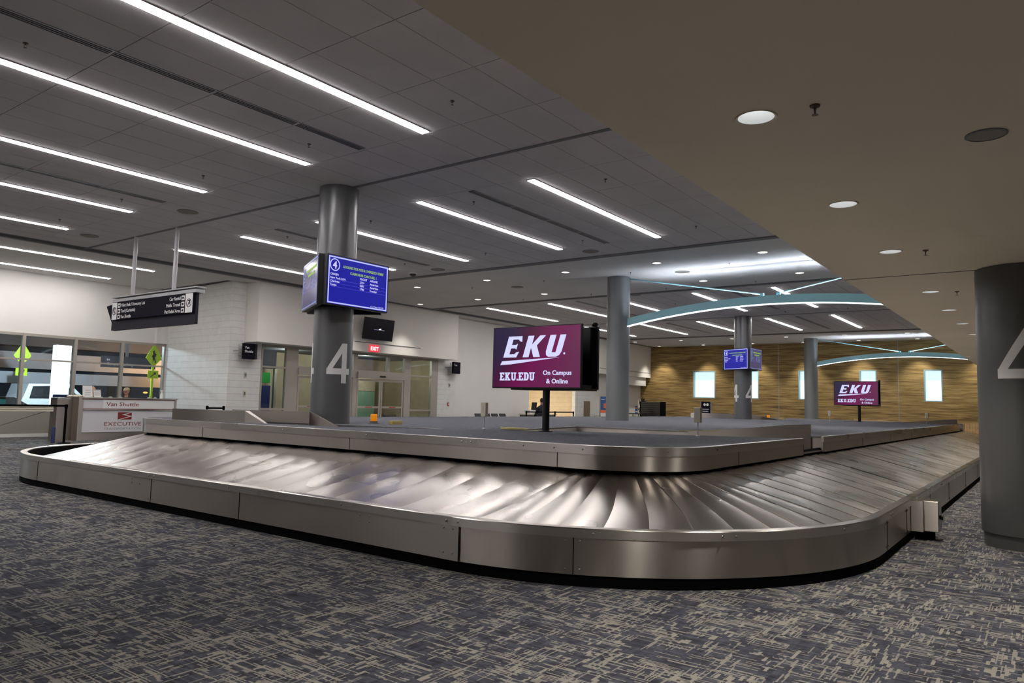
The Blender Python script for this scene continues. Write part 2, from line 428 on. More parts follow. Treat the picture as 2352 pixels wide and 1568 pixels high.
# wood feature wall at the far end with four-ish frosted windows
ww = group_struct('wall_east')
WINS = [(16.22,17.62), (13.64,14.75), (10.5,11.46), (7.49,8.33), (4.49,5.31)]
WZ0, WZ1 = 1.96, 3.58
seams = [YB, -1.2, 5.72+.75, 12.55, 25.0]
seamy = [6.47, 12.52]
ys = [YB, 6.46, 6.48, 12.50, 12.52, 22.6]
for a, b in ((YB, 6.455), (6.475, 12.505), (12.525, 22.6)):
    holes = [w_ for w_ in WINS if w_[0] > a and w_[1] < b]
    # panels around the window holes, one mesh per wall panel
    fr = frame((WX, 0, 0), (0,-1,0), (0,0,1))     # local x = -y, local y = z, normal = -x
    polys = [[(-b,0),(-a,0),(-a,CZ),(-b,CZ)]] + [[(-q,WZ0),(-p,WZ0),(-p,WZ1),(-q,WZ1)] for p, q in holes]
    fr = frame((WX, 0, 0), (0,-1,0), (0,0,1))
    flat(polys, M['wood'], ww, fr, 'wall_panel', depth=.05, base=-.1)
box(WX+.1, WX+.14, 6.44, 6.49, 0, CZ).build('seam_strip', M['sigray'], ww)
for y in (6.465, 12.515): box(WX-.004, WX+.05, y-.012, y+.012, 0, CZ).build('seam_strip', M['sigray'], ww)
box(WX+.4, WX+.45, YB, 22.6, 0, CZ).build('backing', M['darkgrey'], ww)
for i, (a, b) in enumerate(WINS):
    wd = group_struct('window_%d' % (i+1))
    mb = MB().box(WX+.0, WX+.3, a, a+.05, WZ0, WZ1).box(WX, WX+.3, b-.05, b, WZ0, WZ1).box(WX, WX+.3, a+.05, b-.05, WZ0, WZ0+.05).box(WX, WX+.3, a+.05, b-.05, WZ1-.05, WZ1)
    mb.build('window_frame', M['jamb'], wd)
    box(WX+.26, WX+.28, a+.05, b-.05, WZ0+.05, WZ1-.05).build('pane', M['winglow'], wd)

# storefront wall group -------------------------------------------------------
wn = group_struct('wall_north')
box(23.7, 30.1, WY, WY+.2, 0, CZ).build('wall_panel', M['wall'], wn)
box(30.1, 34.5, WY, WY+.2, 2.75, CZ).build('wall_panel', M['wall'], wn)
box(36.0, WX, WY, WY+.2, 0, CZ).build('wall_panel', M['wall'], wn)
def courses(x0, x1, y0, y1, z0=0, z1=CZ, m='block', parent=None, name='block_course', n=.2125):
    k = 0; z = z0
    while z < z1-.01:
        t = min(z+n-.005, z1)
        box(x0, x1, y0, y1, z, t).build(name, M[m], parent); z += n
    ins = .006
    box(x0+ins, x1-ins, y0+ins, y1-ins, z0, z1-.002).build('mortar_core', M['grille'], parent)
courses(34.5, 36.0, WY-.004, WY+.2, parent=wn)
courses(23.3, 24.45, WY-.006, WY+.19, 0, 3.2, parent=wn)
# tan block recess behind the booth
courses(28.5, 38.0, 25.2, 25.4, 0, 3.2, 'tanblock', wn, n=.25)
courses(34.9, 35.1, WY+.21, 25.2, 0, 3.2, 'tanblock', wn, n=.25)
box(29.6, 29.8, WY+.21, 25.2, 0, 3.2).build('wall_panel', M['wall'], wn)
box(29.0, 38, WY+.2, 25.4, 3.2, 3.3).build('wall_panel', M['gypsum'], wn)
# block pier between the alcove and the doors
pier = group_struct('wall_pier')
def pier_courses():
    P = [(13.43,WY),(14.62,WY),(14.62,25.6),(13.77,25.6)]; z = 0
    while z < CZ-.01:
        MB().prism(P, z, min(z+.2075, CZ)).build('block_course', M['block'], pier); z += .2125
    MB().prism([(13.436,WY+.006),(14.6,WY+.006),(14.6,25.59),(13.776,25.59)], 0, CZ-.002).build('mortar_core', M['grille'], pier)
pier_courses()
box(13.35,13.8,25.45,25.8,3.2,CZ).build('wall_panel', M['wall'], pier)
# drywall boxes over the two door groups
fa = group_struct('trim_1')
box(13.95, 23.75, 20.4, WY+.3, 3.16, CZ).build('fascia_box', M['fascia'], fa)
box(18.0, 21.45, 20.385, 20.4, 3.485, 3.51).build('reveal_strip', M['joint'], fa)
fb = group_struct('trim_2')
box(35.9, WX-.02, 20.4, WY, 3.17, CZ).build('fascia_box', M['fascia'], fb)
box(35.9, WX-.02, 20.39, 20.4, 3.45, 3.475).build('reveal_strip', M['joint'], fb)
box(39.3, 41.9, 20.5, WY, 2.65, 3.17).build('door_header', M['wall'], fb)
# window wall of the alcove
wa = group_struct('wall_alcove')
box(XL, 13.35, 25.6, 25.8, 3.2, CZ).build('wall_panel', M['wall'], wa)
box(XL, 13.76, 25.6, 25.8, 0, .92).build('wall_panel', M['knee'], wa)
struct(box(XL, 13.35, 25.57, 25.6, 0, .1).build('baseboard_alcove', M['white']))
for i in range(9):
    x1 = 13.77 - 1.5*i; x0 = x1-1.5
    wd = group_struct('window_%d' % (i+6))
    mb = MB().box(x0-.045, x0+.045, 25.56, 25.7, .92, 3.2)
    if i == 0: mb.box(x1-.06, x1, 25.56, 25.7, .92, 3.2)
    mb.build('mullion', M['frame'], wd)
    xa, xb = x0+.045, x1-(.06 if i == 0 else .045)
    box(xa, xb, 25.57, 25.69, 3.12, 3.2).build('window_frame', M['frame'], wd)
    box(xa, xb, 25.57, 25.69, 2.37, 2.42).build('transom', M['frame'], wd)
    box(xa, xb, 25.57, 25.69, .92, .97).build('window_sill', M['frame'], wd)
    box(xa, xb, 25.62, 25.63, .97, 2.37).build('pane', M['glass'], wd)
    box(xa, xb, 25.62, 25.63, 2.42, 3.12).build('pane', M['glass'], wd)
# storefront doors
DY = WY-.02
def storefront():
    d = group_struct('door_1')
    fm = M['frame']
    def fr_(x0,x1,z0,z1,n='door_frame',y0=DY,y1=DY+.12,m=None): return box(x0,x1,y0,y1,z0,z1).build(n, m or fm, d)
    X = dict(a=14.62, b=15.62, c=16.1, d=18.75, e=21.35, f=21.62, g=22.95, h=23.3)
    fr_(14.62,23.3,3.08,3.16)
    for x0,x1 in ((14.62,14.68),(15.6,16.1),(18.6,18.8),(21.3,21.66),(22.9,23.3)): fr_(x0,x1,0,3.08,'mullion')
    for x0,x1 in ((14.68,15.6),(21.66,22.9)):
        fr_(x0,x1,2.38,2.44,'transom'); fr_(x0,x1,.98,1.04,'rail'); fr_(x0,x1,0,.1,'rail')
        for z0,z1 in ((2.44,3.08),(1.04,2.38),(.1,.98)): fr_(x0,x1,z0,z1,'pane',DY+.05,DY+.06,M['glass'])
    for x0,x1 in ((16.1,18.6),(18.8,21.3)):
        fr_(x0,x1,2.44,2.5,'transom'); m_ = x0+(x1-x0)*.62
        fr_(m_,m_+.12,2.5,3.08,'mullion')
        fr_(x0,m_,2.5,3.08,'pane',DY+.05,DY+.06,M['glass']); fr_(m_+.12,x1,2.5,3.08,'pane',DY+.05,DY+.06,M['glass'])
        fr_(x0,x1,2.2,2.44,'door_operator',DY-.06,DY+.14)
        box((x0+x1)/2-.13,(x0+x1)/2+.13, DY-.1, DY-.06, 2.27,2.33).build('motion_sensor', M['black'], d)
        mid = (x0+x1)/2
        for q0,q1,yy in ((x0+.03,mid-.02,.02),(mid+.02,x1-.03,.02)):
            lf = MB().box(q0,q0+.07,DY+yy,DY+yy+.05,.03,2.18).box(q1-.07,q1,DY+yy,DY+yy+.05,.03,2.18).box(q0+.07,q1-.07,DY+yy,DY+yy+.05,2.1,2.18).box(q0+.07,q1-.07,DY+yy,DY+yy+.05,1.08,1.15).box(q0+.07,q1-.07,DY+yy,DY+yy+.05,.03,.22).build('door_leaf', M['frame'], d)
            box(q0+.07,q1-.07,DY+yy+.02,DY+yy+.03,1.15,2.1).build('pane', M['glass'], lf)
            box(q0+.07,q1-.07,DY+yy+.02,DY+yy+.03,.22,1.08).build('pane', M['glass'], lf)
            box(q0+.45,q0+.8,DY+yy-.004,DY+yy,1.1,1.13).build('red_decal', M['red'], lf)
storefront()
# vestibule behind the doors
vs = group_struct('wall_vestibule')
box(14.3,24.5,25.3,25.5,0,3.3).build('wall_panel', M['tanblock'], vs)
box(24.3,24.5,WY+.35,25.3,0,3.3).build('wall_panel', M['tanblock'], vs)
box(14.62,24.5,WY+.35,25.3,3.22,3.3).build('wall_panel', M['concdark'], vs)
box(14.62,17.6,24.4,24.5,2.5,3.22).build('wall_panel', M['darkgrey'], vs)
for x in (16.1,17.6): box(x-.05,x+.05,24.4,24.52,0,2.5).build('mullion', M['frame'], vs)
def vestobj(n, lab, cat, x0,x1,y0,y1,z0,z1,m): return tag(box(x0,x1,y0,y1,z0,z1).build(n, M[m], None, bevel=.01), lab, cat)
vestobj('banner','green and white tall banner seen through the left sidelight of the glass doors','banner',15.3,15.9,24.0,24.05,.0,2.3,'green')
vestobj('canopy_panel','green horizontal canopy board seen through the left sidelight glass','panel',15.95,17.5,24.6,24.7,1.95,2.35,'green')
vestobj('van','dark blue van body seen through the left sidelight glass','vehicle',16.2,17.6,24.7,25.2,.0,1.85,'bluepanel')
vestobj('vending_machine','tan and green poster case seen through the sliding doors right of the near numbered column','display case',21.7,22.65,24.2,24.6,0,1.75,'palegreen')
vestobj('poster','tan poster above the green case behind the sliding doors','poster',21.7,22.65,24.2,24.3,1.77,2.5,'tanblock')
vestobj('floor_machine','small black machine on the vestibule floor behind the right sliding door','machine',22.6,23.4,23.6,24.1,0,.75,'black')
# outside, past the alcove windows
gr = struct(box(-60,60,26.2,110,-.5,-.14).build('floor', M['asphalt']))
ob = thing('overpass','grey concrete overpass with long beams beyond the alcove windows','overpass')
for k,(y,z0,z1,m) in enumerate(((36,1.75,2.25,'concrete'),(38,2.45,3.2,'concrete'),(40,3.6,4.4,'concdark'),(44,4.8,5.6,'concdark'))):
    box(-30,40,y,y+1.2,z0,z1).build('beam', M[m], ob)
for x in (-6,6,18,26): box(x-.4,x+.4,37.2,38,-.14,1.75).build('pier', M['concdark'], ob)
box(-30,40,29,60,4.6,4.8).build('canopy_slab', M['concdark'], ob)
for i,(x,y,z) in enumerate(((16.2,37,4.2),(21.5,34.4,3.9),(19.6,37.5,.9),(14.0,50,1.4),(11.0,50,1.5))):
    if i < 2: continue
for i,(x,y,z,s) in enumerate(((13.2,46,1.55,.1),(14.6,46,1.6,.12),(22.6,44,1.5,.12),(24.0,44,1.2,.12),(18.8,46,1.35,.1))):
    tag(MB().ell((x,y,z),(s,.15,s*.45),10,6).build('street_lamp', M['sodium']), 'orange sodium lamp glowing in the dark beyond the alcove windows', 'lamp', 'orange street lamps beyond the windows')
def spot_light(name, loc, e, size=1.2, blend=.5, col=(1,.9,.8), r=.06, aim=None):
    l = bpy.data.lights.new(name, 'SPOT'); l.energy = e; l.spot_size = size; l.spot_blend = blend; l.color = col; l.shadow_soft_size = r
    o = bpy.data.objects.new(name, l); COL.objects.link(o); o.location = loc
    if aim: o.rotation_euler = (Vector(aim)-Vector(loc)).to_track_quat('-Z','Y').to_euler()
    return o
def pt_light(loc, e, col=(1,1,1), r=.2):
    l = bpy.data.lights.new('unseen_light', 'POINT'); l.energy = e; l.color = col; l.shadow_soft_size = r
    o = bpy.data.objects.new('unseen_light', l); COL.objects.link(o); o.location = loc; return o
pt_light((20.5,35.2,3.4), 1500, (1,.5,.22)); pt_light((24.5,36.0,3.0), 900, (1,.5,.22))
pt_light((12.5,31,3.9), 1800, (.8,.9,1)); pt_light((3,31,3.9), 500, (.8,.9,1))  # unseen white lamps, added to brighten the truck outside
tag(box(11.95,12.5,30,30.3,-.14,3.16).build('light_pylon', M['pylon'], bevel=.02), 'tall glowing white pylon outside the alcove windows', 'pylon')
# pedestrian signs
def pedsign(x, y, lab, k=1):
    t = thing('crossing_sign', lab, 'sign', 'crossing signs', loc=(x,y,-.14))
    fr = frame((0,0,0),(1,0,0),(0,0,1))
    box(-.04,.04,-.03,.03,0,3.5).build('post', M['fluoro'], t)
    flat([[(0,2.65),(.34,3.05),(0,3.62),(-.34,3.05)]], M['fluoro'], t, frame((0,-.04,0),(1,0,0),(0,0,1)), 'diamond_plate', .008)
    flat([[(-.22,2.2),(.22,2.2),(.22,2.52),(-.22,2.52)]], M['fluoro'], t, frame((0,-.04,0),(1,0,0),(0,0,1)), 'arrow_plate', .008)
    sg = flat([[(-.05,2.85),(0,3.0),(.06,2.82),(.1,2.85),(.04,3.05),(.1,3.2),(.05,3.22),(.0,3.36),(-.07,3.3),(-.04,3.2),(-.1,3.1),(-.06,3.05)]], M['black'], t, frame((0,-.06,0),(1,0,0),(0,0,1)), 'pedestrian_symbol', .004)
    flat([[(-.12,2.27),(.04,2.4),(.0,2.44),(.12,2.46),(.1,2.34),(.06,2.37),(-.1,2.24)]], M['black'], t, frame((0,-.06,0),(1,0,0),(0,0,1)), 'arrow_symbol', .004)
pedsign(15.65, 30, 'yellow-green diamond crossing sign behind the rightmost alcove window')
pedsign(12.72, 35.2, 'yellow-green crossing sign mostly behind a mullion left of the white pylon')
t = thing('overhead_sign','dark green overhead parking sign behind the rightmost alcove window','sign')
box(15.2,17.6,33.5,33.6,2.55,3.05).build('sign_panel', M['darkgrey'], t)
text('to', .15, M['white'], t, frame((15.4,33.49,2.85),(1,0,0),(0,0,1)))
text('Covered Parking', .17, M['white'], t, frame((15.4,33.49,2.65),(1,0,0),(0,0,1)))
box(16.3,16.4,33.62,33.7,3.05,4.6).build('hanger', M['concdark'], t)
# pickup truck
def truck():
    t = thing('pickup_truck','white pickup truck parked outside behind the second alcove window','vehicle')
    Y0, Y1 = 33.2, 35.1
    side = [(11.3,.35),(17.0,.35),(17.0,.95),(15.6,1.08),(11.3,1.1)]
    cab = [(12.15,1.08),(12.35,1.72),(13.9,1.75),(14.6,1.08)]
    fr = frame((0,Y0,0),(1,0,0),(0,0,1))
    def ext(P, y0, y1, n, m):
        mb = MB(); k = len(P)
        mb.add([(x,y0,z) for x,z in P]+[(x,y1,z) for x,z in P], [tuple(range(k)), tuple(range(k,2*k))[::-1]]+[(i,k+i,k+(i+1)%k,(i+1)%k) for i in range(k)])
        return mb.build(n, M[m], t)
    ext(side, Y0, Y1, 'body', 'truck'); ext(cab, Y0+.08, Y1-.08, 'cab', 'truck')
    ext([(12.4,1.14),(12.5,1.62),(13.15,1.65),(13.15,1.14)], Y0+.05, Y0+.075, 'side_window', 'carglass')
    ext([(13.25,1.14),(13.25,1.65),(13.8,1.65),(14.35,1.14)], Y0+.05, Y0+.075, 'side_window', 'carglass')
    for x in (12.2,15.9):
        for y in (Y0-.01, Y1-.22):
            mb = MB().lathe([(.36,0),(.38,.03),(.38,.2),(.36,.23)], n=20)
            mb.build('wheel', M['tyre'], t, M4=Matrix.Translation((x,y,.24)) @ Matrix.Rotation(-PI/2,4,'X'))
truck()
def car():
    t = thing('parked_car','dark car with teal reflections behind the leftmost window in view','vehicle')
    P = [(7.6,.1),(11.4,.1),(11.5,.5),(11.2,.72),(10.9,.8),(10.2,1.2),(8.6,1.22),(8.0,.85),(7.6,.7)]
    mb = MB(); k = len(P); mb.add([(x,28.6,z) for x,z in P]+[(x,30.2,z) for x,z in P], [tuple(range(k)), tuple(range(k,2*k))[::-1]]+[(i,k+i,k+(i+1)%k,(i+1)%k) for i in range(k)])
    mb.build('body', M['bluecar'], t, bevel=.02)
    box(8.75,9.35,28.57,28.6,.85,1.12).build('side_window', M['tealglass'], t)
    box(9.45,9.95,28.57,28.6,.85,1.12).build('side_window', M['tealglass'], t)
    for x in (8.4,10.7):
        MB().lathe([(.3,0),(.32,.03),(.32,.17),(.3,.2)], n=18).build('wheel', M['tyre'], t, M4=Matrix.Translation((x,28.55,.17)) @ Matrix.Rotation(-PI/2,4,'X'))
car()
tag(box(11.9,12.9,29.2,29.9,-.14,1.32).build('utility_cabinet', M['bluepanel'], bevel=.03), 'blue cabinet standing just right of the foot of the white pylon outside', 'cabinet')

# ------------------------------------------------------------------ ceiling lights
def strip_light(x0, x1, y, label, group):
    t = thing('linear_light', label, 'ceiling light', group, loc=(x0, y, CZ))
    L = x1-x0
    box(0, L, -.075, .075, -.012, .01).build('housing', M['sigray'], t)
    box(.01, L-.01, -.062, .062, -.02, -.012).build('diffuser', M['strip'], t)
rown = {0:'bay nearest the camera', 1:'bay just past the near numbered column', 2:'bay behind the first blue beam', 3:'farthest bay before the wood wall'}
for r,(x0,x1) in enumerate(((2.32,7.2),(9.72,14.62),(22.46,27.52),(30.06,35.2))):
    for k, y in enumerate(LY):
        if r == 2: y -= .1
        if r == 3: y -= .06
        strip_light(x0, x1, y, 'linear light, %s from the soffit, in the %s' % (ORD[k], rown[r]), 'linear ceiling lights')
strip_light(6.2, 11.17, 21.69, 'long white linear light nearer the hall in the window alcove ceiling', 'alcove linear lights')
strip_light(6.2, 11.17, 24.45, 'long white linear light next to the alcove window wall', 'alcove linear lights')
for k, y in enumerate(LY):
    for a_, b_, q in ((-11.2,-6.2,'nearer'),(-18.8,-13.8,'farther')): strip_light(a_, b_, y, 'linear light, %s from the soffit, in the %s bay behind the camera' % (ORD[k], q), 'linear ceiling lights')
strip_light(-1.0, 4.0, 21.69, 'white linear light in the left part of the alcove ceiling, nearer the hall', 'alcove linear lights')
strip_light(-1.0, 4.0, 24.45, 'white linear light in the left part of the alcove ceiling by the windows', 'alcove linear lights')
# downlights in the gypsum bands
proto = None
def downlight(x, y, label, group, e=CANLAMP, z=CZ, size=rad(84)):
    global proto
    if proto is None:
        t = thing('downlight', label, 'ceiling light', group, loc=(x,y,z))
        MB().lathe([(.135,0),(.135,-.012),(.11,-.016),(.11,-.004)], n=20, cap=False).build('trim_ring', M['white'], t, True)
        MB().lathe([(.108,-.004),(.108,-.008),(.05,-.012)], n=20).build('lens', M['lens'], t)
        proto = t
    else:
        t = copy_tree(proto); t.location = (x,y,z); t['label'] = label; t['group'] = group
    s = spot_light('downlight_lamp', (0,0,-.03), e, size, .55, (1,.93,.84), .08); s.parent = t
    return t
DLY = [2.7, 5.45, 8.17, 10.95, 13.76, 16.65, 19.48]
for r, x in enumerate((17.27, 20.4)):
    for k, y in enumerate(DLY):
        downlight(x, y, 'downlight, %s from the soffit, in the %s row above the first blue beam' % (ORD[k], ('nearer','farther')[r]), 'downlights around the first beam')
for r, x in enumerate((38.38, 41.62)):
    for k, y in enumerate(DLY):
        downlight(x, y, 'downlight, %s from the soffit, in the %s' % (ORD[k], ('next to last row before the wood wall','last row washing the wood wall')[r]), 'downlights by the wood wall', e=(120 if r == 0 else 330), size=rad(78))
# cans in the soffit
canp = None
for i, (x, y) in enumerate(cans):
    k = i if i < len(CANX) else i-len(CANX)
    lab = 'recessed round can light, number %d of the line running along the beige soffit' % (k+1)
    lab = {3:'largest recessed can light in the beige soffit, nearest the camera', 4:'second recessed can light along the beige soffit', 5:'third recessed can light, last before the dark soffit joint', 6:'first can light past the dark soffit joint', 7:'second can light past the soffit joint', 8:'third can light past the soffit joint', 9:'fourth can light past the soffit joint, by the right column'}.get(i, ('recessed can light hidden behind or beyond the right column' if i < 15 and i > 9 else 'unseen recessed can light in the soffit outside the view'))
    if canp is None:
        t = thing('can_light', lab, 'ceiling light', 'can lights in the soffit', loc=(x,y,SZ))
        MB().lathe([(.097,.0),(.112,-.006),(.112,0.0),(.097,.03)], n=28, cap=False).build('trim_ring', M['soffit'], t, True)
        MB().lathe([(.097,0),(.094,.05),(.075,.12),(.06,.16)], n=28, cap=False).build('reflector', M['canwall'], t, True)
        MB().lathe([(.058,.152),(.058,.158)], n=20).build('lamp', M['lampdisc'], t)
        canp = t
    else: t = copy_tree(canp); t.location = (x,y,SZ); t['label'] = lab
    s = spot_light('can_lamp', (0,0,-.02), 92, rad(110), .6, (1,.93,.84), .07); s.parent = t
# slot diffusers
def slot(x0, x1, y, label):
    t = thing('slot_diffuser', label, 'air diffuser', 'slot diffusers', loc=(x0,y,CZ)); L = x1-x0
    box(0,L,-.07,.07,-.004,.004).build('slot_recess', M['slot'], t)
    for q in (-.062,-.022,.022,.062): box(0,L,q-.007,q+.007,-.012,-.003).build('blade', M['sigray'], t)
    for k in range(1,int(L/1.213)+1): 
        if k*1.213 < L-.1: box(k*1.213-.011,k*1.213+.011,-.07,.07,-.014,-.006).build('bridge', M['tile'], t)
for k, (x0, x1) in enumerate(((2.36,7.18),(9.72,14.6),(22.45,27.53),(30.1,35.2))):
    for j, y in enumerate((8.15, 13.72)):
        slot(x0, x1, y, 'dark slot diffuser %s, in the %s' % (('nearer the soffit','farther from the soffit')[j], rown[k]))
# sprinklers
spr = None
def sprinkler(x, y, z, lab):
    global spr
    if spr is None:
        t = thing('sprinkler', lab, 'sprinkler', 'ceiling sprinklers', loc=(x,y,z)); t.scale = (.62,.62,.62)
        MB().lathe([(.045,0),(.04,-.015),(.02,-.02)], n=16).build('escutcheon', M['sprink'], t, True)
        mb = MB().tube([(0,0,-.018),(0,0,-.04)], .012, 8).tube([(.012,0,-.035),(.02,0,-.06),(.004,0,-.082)], .004, 6).tube([(-.012,0,-.035),(-.02,0,-.06),(-.004,0,-.082)], .004, 6)
        mb.build('frame', M['sprink'], t)
        MB().lathe([(.026,-.082),(.028,-.086)], n=14).build('deflector', M['sprink'], t)
        spr = t
    else: t = copy_tree(spr); t.location = (x,y,z); t['label'] = lab
spl = [(2.95,8.72),(6.6,5.88),(6.62,8.66),(6.63,11.46),(6.61,14.22),(6.68,17.08),(10.37,5.83),(10.29,8.56),(10.3,11.33),(10.32,14.13),(14.12,5.81),(14.1,8.5),(14.1,11.3),(14.1,14.1),(18.2,6.6),(18.2,9.4),(18.2,12.3),(18.2,15.1),(21.2,6.9),(21.2,9.7),(21.2,12.4),(21.2,15.2),(24.6,8.1),(24.6,10.9),(28.3,8.1),(28.3,5.9)]
rowx = [2.95,6.63,10.33,14.1,18.2,21.2,24.6,28.3]; seen = {}
for x,y in sorted(spl, key=lambda q: q[1]):
    r_ = min(range(8), key=lambda q: abs(rowx[q]-x)); seen[r_] = seen.get(r_,0)+1
    sprinkler(x, y, CZ, 'small ceiling sprinkler, %s from the soffit in the %s row from the left' % (ORD[seen[r_]-1], 'first second third fourth fifth sixth seventh eighth'.split()[r_]))
sprinkler(3.95,.97,SZ,'large-looking sprinkler beside the nearest can light in the beige soffit')
sprinkler(8.16,.98,SZ,'sprinkler beside the third can light in the beige soffit')
sprinkler(11.16,.99,SZ,'sprinkler beside the first can light past the soffit joint')
def speaker(x, y, z, lab, m='tile', r=.14, name='ceiling_speaker'):
    t = thing(name, lab, 'ceiling speaker' if name == 'ceiling_speaker' else 'camera', 'ceiling speakers' if name == 'ceiling_speaker' else None, loc=(x,y,z))
    MB().lathe([(r+.012,0),(r+.012,-.006),(r,-.009)], n=28, cap=False).build('rim', M['joint'], t, True)
    MB().lathe([(r,-.002),(r,-.006),(r*.6,-.010)], n=28).build('grille', M[m], t, True)
speaker(4.9,.27,SZ,'round grey ceiling speaker in the beige soffit at the far right','grille',.095)
for x,y,l in ((7.82,14.01,'in the left bay beside the end of the third linear light'),(7.8,18.24,'in the left bay near the alcove edge'),(15.2,8.93,'at the end of the slot diffuser past the near numbered column'),(15.23,13.91,'near the left end of the first gypsum band'),(18.81,13.74,'darker disc in the gypsum band left of the first beam column'),(18.8,8.13,'in the bright gypsum above the first blue beam'),(22.0,11.2,'just past the gypsum band above the second row of lights')):
    speaker(x,y,CZ,'round flush ceiling speaker '+l,'grille',.19)
t = thing('dome_camera','small dark dome camera under the ceiling near the info screens','camera',loc=(15.25,14.9,CZ))
MB().lathe([(.13,0),(.13,-.03),(.1,-.04)], n=20).build('base', M['white'], t, True); MB().lathe([(.1,-.03),(.09,-.07),(.05,-.1),(.0,-.11)], n=20).build('dome', M['black'], t, True)

# ------------------------------------------------------------------ columns
def digit4(R, az, zc, h, parent, name='number'):
    """a 4 wrapped round a cylinder: zc = baseline z, az = centre azimuth"""
    W = h*.62
    outer = [(.0,.22),(.0,.36),(.50*.62/.62*W/W*0+.0,.36)]
    # glyph in unit box, x 0..1 (times W), z 0..1 (times h)
    quads = [[(0,.22),(1.0,.22),(1.0,.37),(0,.37)], [(.60,0),(.84,0),(.84,1.0),(.60,1.0)], [(0,.35),(.22,.35),(.84,1.0),(.60,1.0)]]
    mb = MB()
    for q in quads:
        n = 8; rows = []
        for i in range(n+1):
            s = i/n
            a = [(q[0][0]+(q[3][0]-q[0][0])*s, q[0][1]+(q[3][1]-q[0][1])*s), (q[1][0]+(q[2][0]-q[1][0])*s, q[1][1]+(q[2][1]-q[1][1])*s)]
            rows.append([(a[0][0]+(a[1][0]-a[0][0])*u/8, a[0][1]+(a[1][1]-a[0][1])*u/8) for u in range(9)])
        base = len(mb.v)
        for row in rows:
            for (u, v) in row:
                ang = az + ((u-.5)*W)/R
                mb.v.append(((R+.004)*cos(ang), (R+.004)*sin(ang), zc+v*h))
        for i in range(n):
            for j in range(8): mb.f.append((base+i*9+j, base+i*9+j+1, base+(i+1)*9+j+1, base+(i+1)*9+j))
    return mb.build(name, M['num'], parent)
DZ = .98
def column(x, y, r, z0, z1, m, label, digits=(), seams=(), zb=1.665, h=.68, base=False):
    t = thing('column', label, 'column', None, loc=(x,y,0))
    zs = [z0]+list(seams)+[z1]
    for a, b in zip(zs[:-1], zs[1:]):
        MB().lathe([(r-.007,a),(r-.007,a+.005),(r,a+.005),(r,b-.005),(r-.007,b-.005),(r-.007,b)], n=64).build('shell' if len(zs) == 2 else 'shell_section', M[m], t, True)
    for az in digits: digit4(r, rad(az), zb, h, t)
    if base: MB().lathe([(r-.022,0),(r-.022,z0)], n=64).build('base_ring', M[m], t, True)
    return t
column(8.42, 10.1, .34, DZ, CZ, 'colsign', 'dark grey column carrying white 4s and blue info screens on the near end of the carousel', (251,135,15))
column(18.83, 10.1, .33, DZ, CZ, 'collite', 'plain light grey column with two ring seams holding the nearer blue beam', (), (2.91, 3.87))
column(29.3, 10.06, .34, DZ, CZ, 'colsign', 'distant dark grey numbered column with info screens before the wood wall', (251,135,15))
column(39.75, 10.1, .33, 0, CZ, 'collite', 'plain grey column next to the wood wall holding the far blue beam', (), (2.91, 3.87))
column(9.72, .26, .43, .14, SZ, 'colshade', 'massive dark grey column at the right edge with a partly visible white 4', (178,58,298), base=True, zb=1.63)

# info screens round the numbered columns
def infoscreen(cx, cy, az, off, dim=''):
    a = rad(az); n = Vector((cos(a), sin(a), 0)); R_ = Vector((-sin(a), cos(a), 0))
    c = Vector((cx, cy, 0)) + n*off[0] + Vector((off[1],off[2],0))
    W, H, zc = 1.38, .84, 3.355
    fr = frame((c.x, c.y, zc), R_, (0,0,1))
    t = thing('info_screen', '', 'screen', 'flight info screens')
    lbox(fr, -W/2, W/2, -H/2, H/2, -.09, 0, 'screen_case', M['black'], t)
    lbox(fr, -.3, .3, -.25, .25, -(.235 if off[1] <= 0 else .10), -.09, 'bracket', M['matteblack'], t)
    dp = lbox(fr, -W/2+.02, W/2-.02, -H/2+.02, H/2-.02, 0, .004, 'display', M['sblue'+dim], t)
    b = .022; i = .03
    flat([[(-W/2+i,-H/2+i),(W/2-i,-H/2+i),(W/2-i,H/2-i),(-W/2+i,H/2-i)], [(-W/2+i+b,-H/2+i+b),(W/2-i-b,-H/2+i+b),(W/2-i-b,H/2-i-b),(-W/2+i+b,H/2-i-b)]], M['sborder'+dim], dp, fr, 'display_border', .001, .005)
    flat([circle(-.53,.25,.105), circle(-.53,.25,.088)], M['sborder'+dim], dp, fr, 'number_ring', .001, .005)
    f2 = fr @ Matrix.Translation((0,0,.005))
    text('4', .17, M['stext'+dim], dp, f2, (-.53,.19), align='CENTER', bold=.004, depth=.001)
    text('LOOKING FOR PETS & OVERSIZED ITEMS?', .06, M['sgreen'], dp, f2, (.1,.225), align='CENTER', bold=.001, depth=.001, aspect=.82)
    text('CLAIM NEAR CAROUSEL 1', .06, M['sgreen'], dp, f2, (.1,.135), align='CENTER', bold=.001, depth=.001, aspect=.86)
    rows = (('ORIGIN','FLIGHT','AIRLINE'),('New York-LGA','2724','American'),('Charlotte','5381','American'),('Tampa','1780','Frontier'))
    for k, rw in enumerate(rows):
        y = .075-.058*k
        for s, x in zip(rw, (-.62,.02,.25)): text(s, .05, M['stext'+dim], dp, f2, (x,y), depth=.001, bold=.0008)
        if k: lbox(fr, -.62, .62, y-.014, y-.011, .004, .006, 'row_line', M['sline'], dp)
    text('Local Time: 12:53 PM', .035, M['stext'+dim], dp, f2, (.28,-.36), depth=.001)
    return t
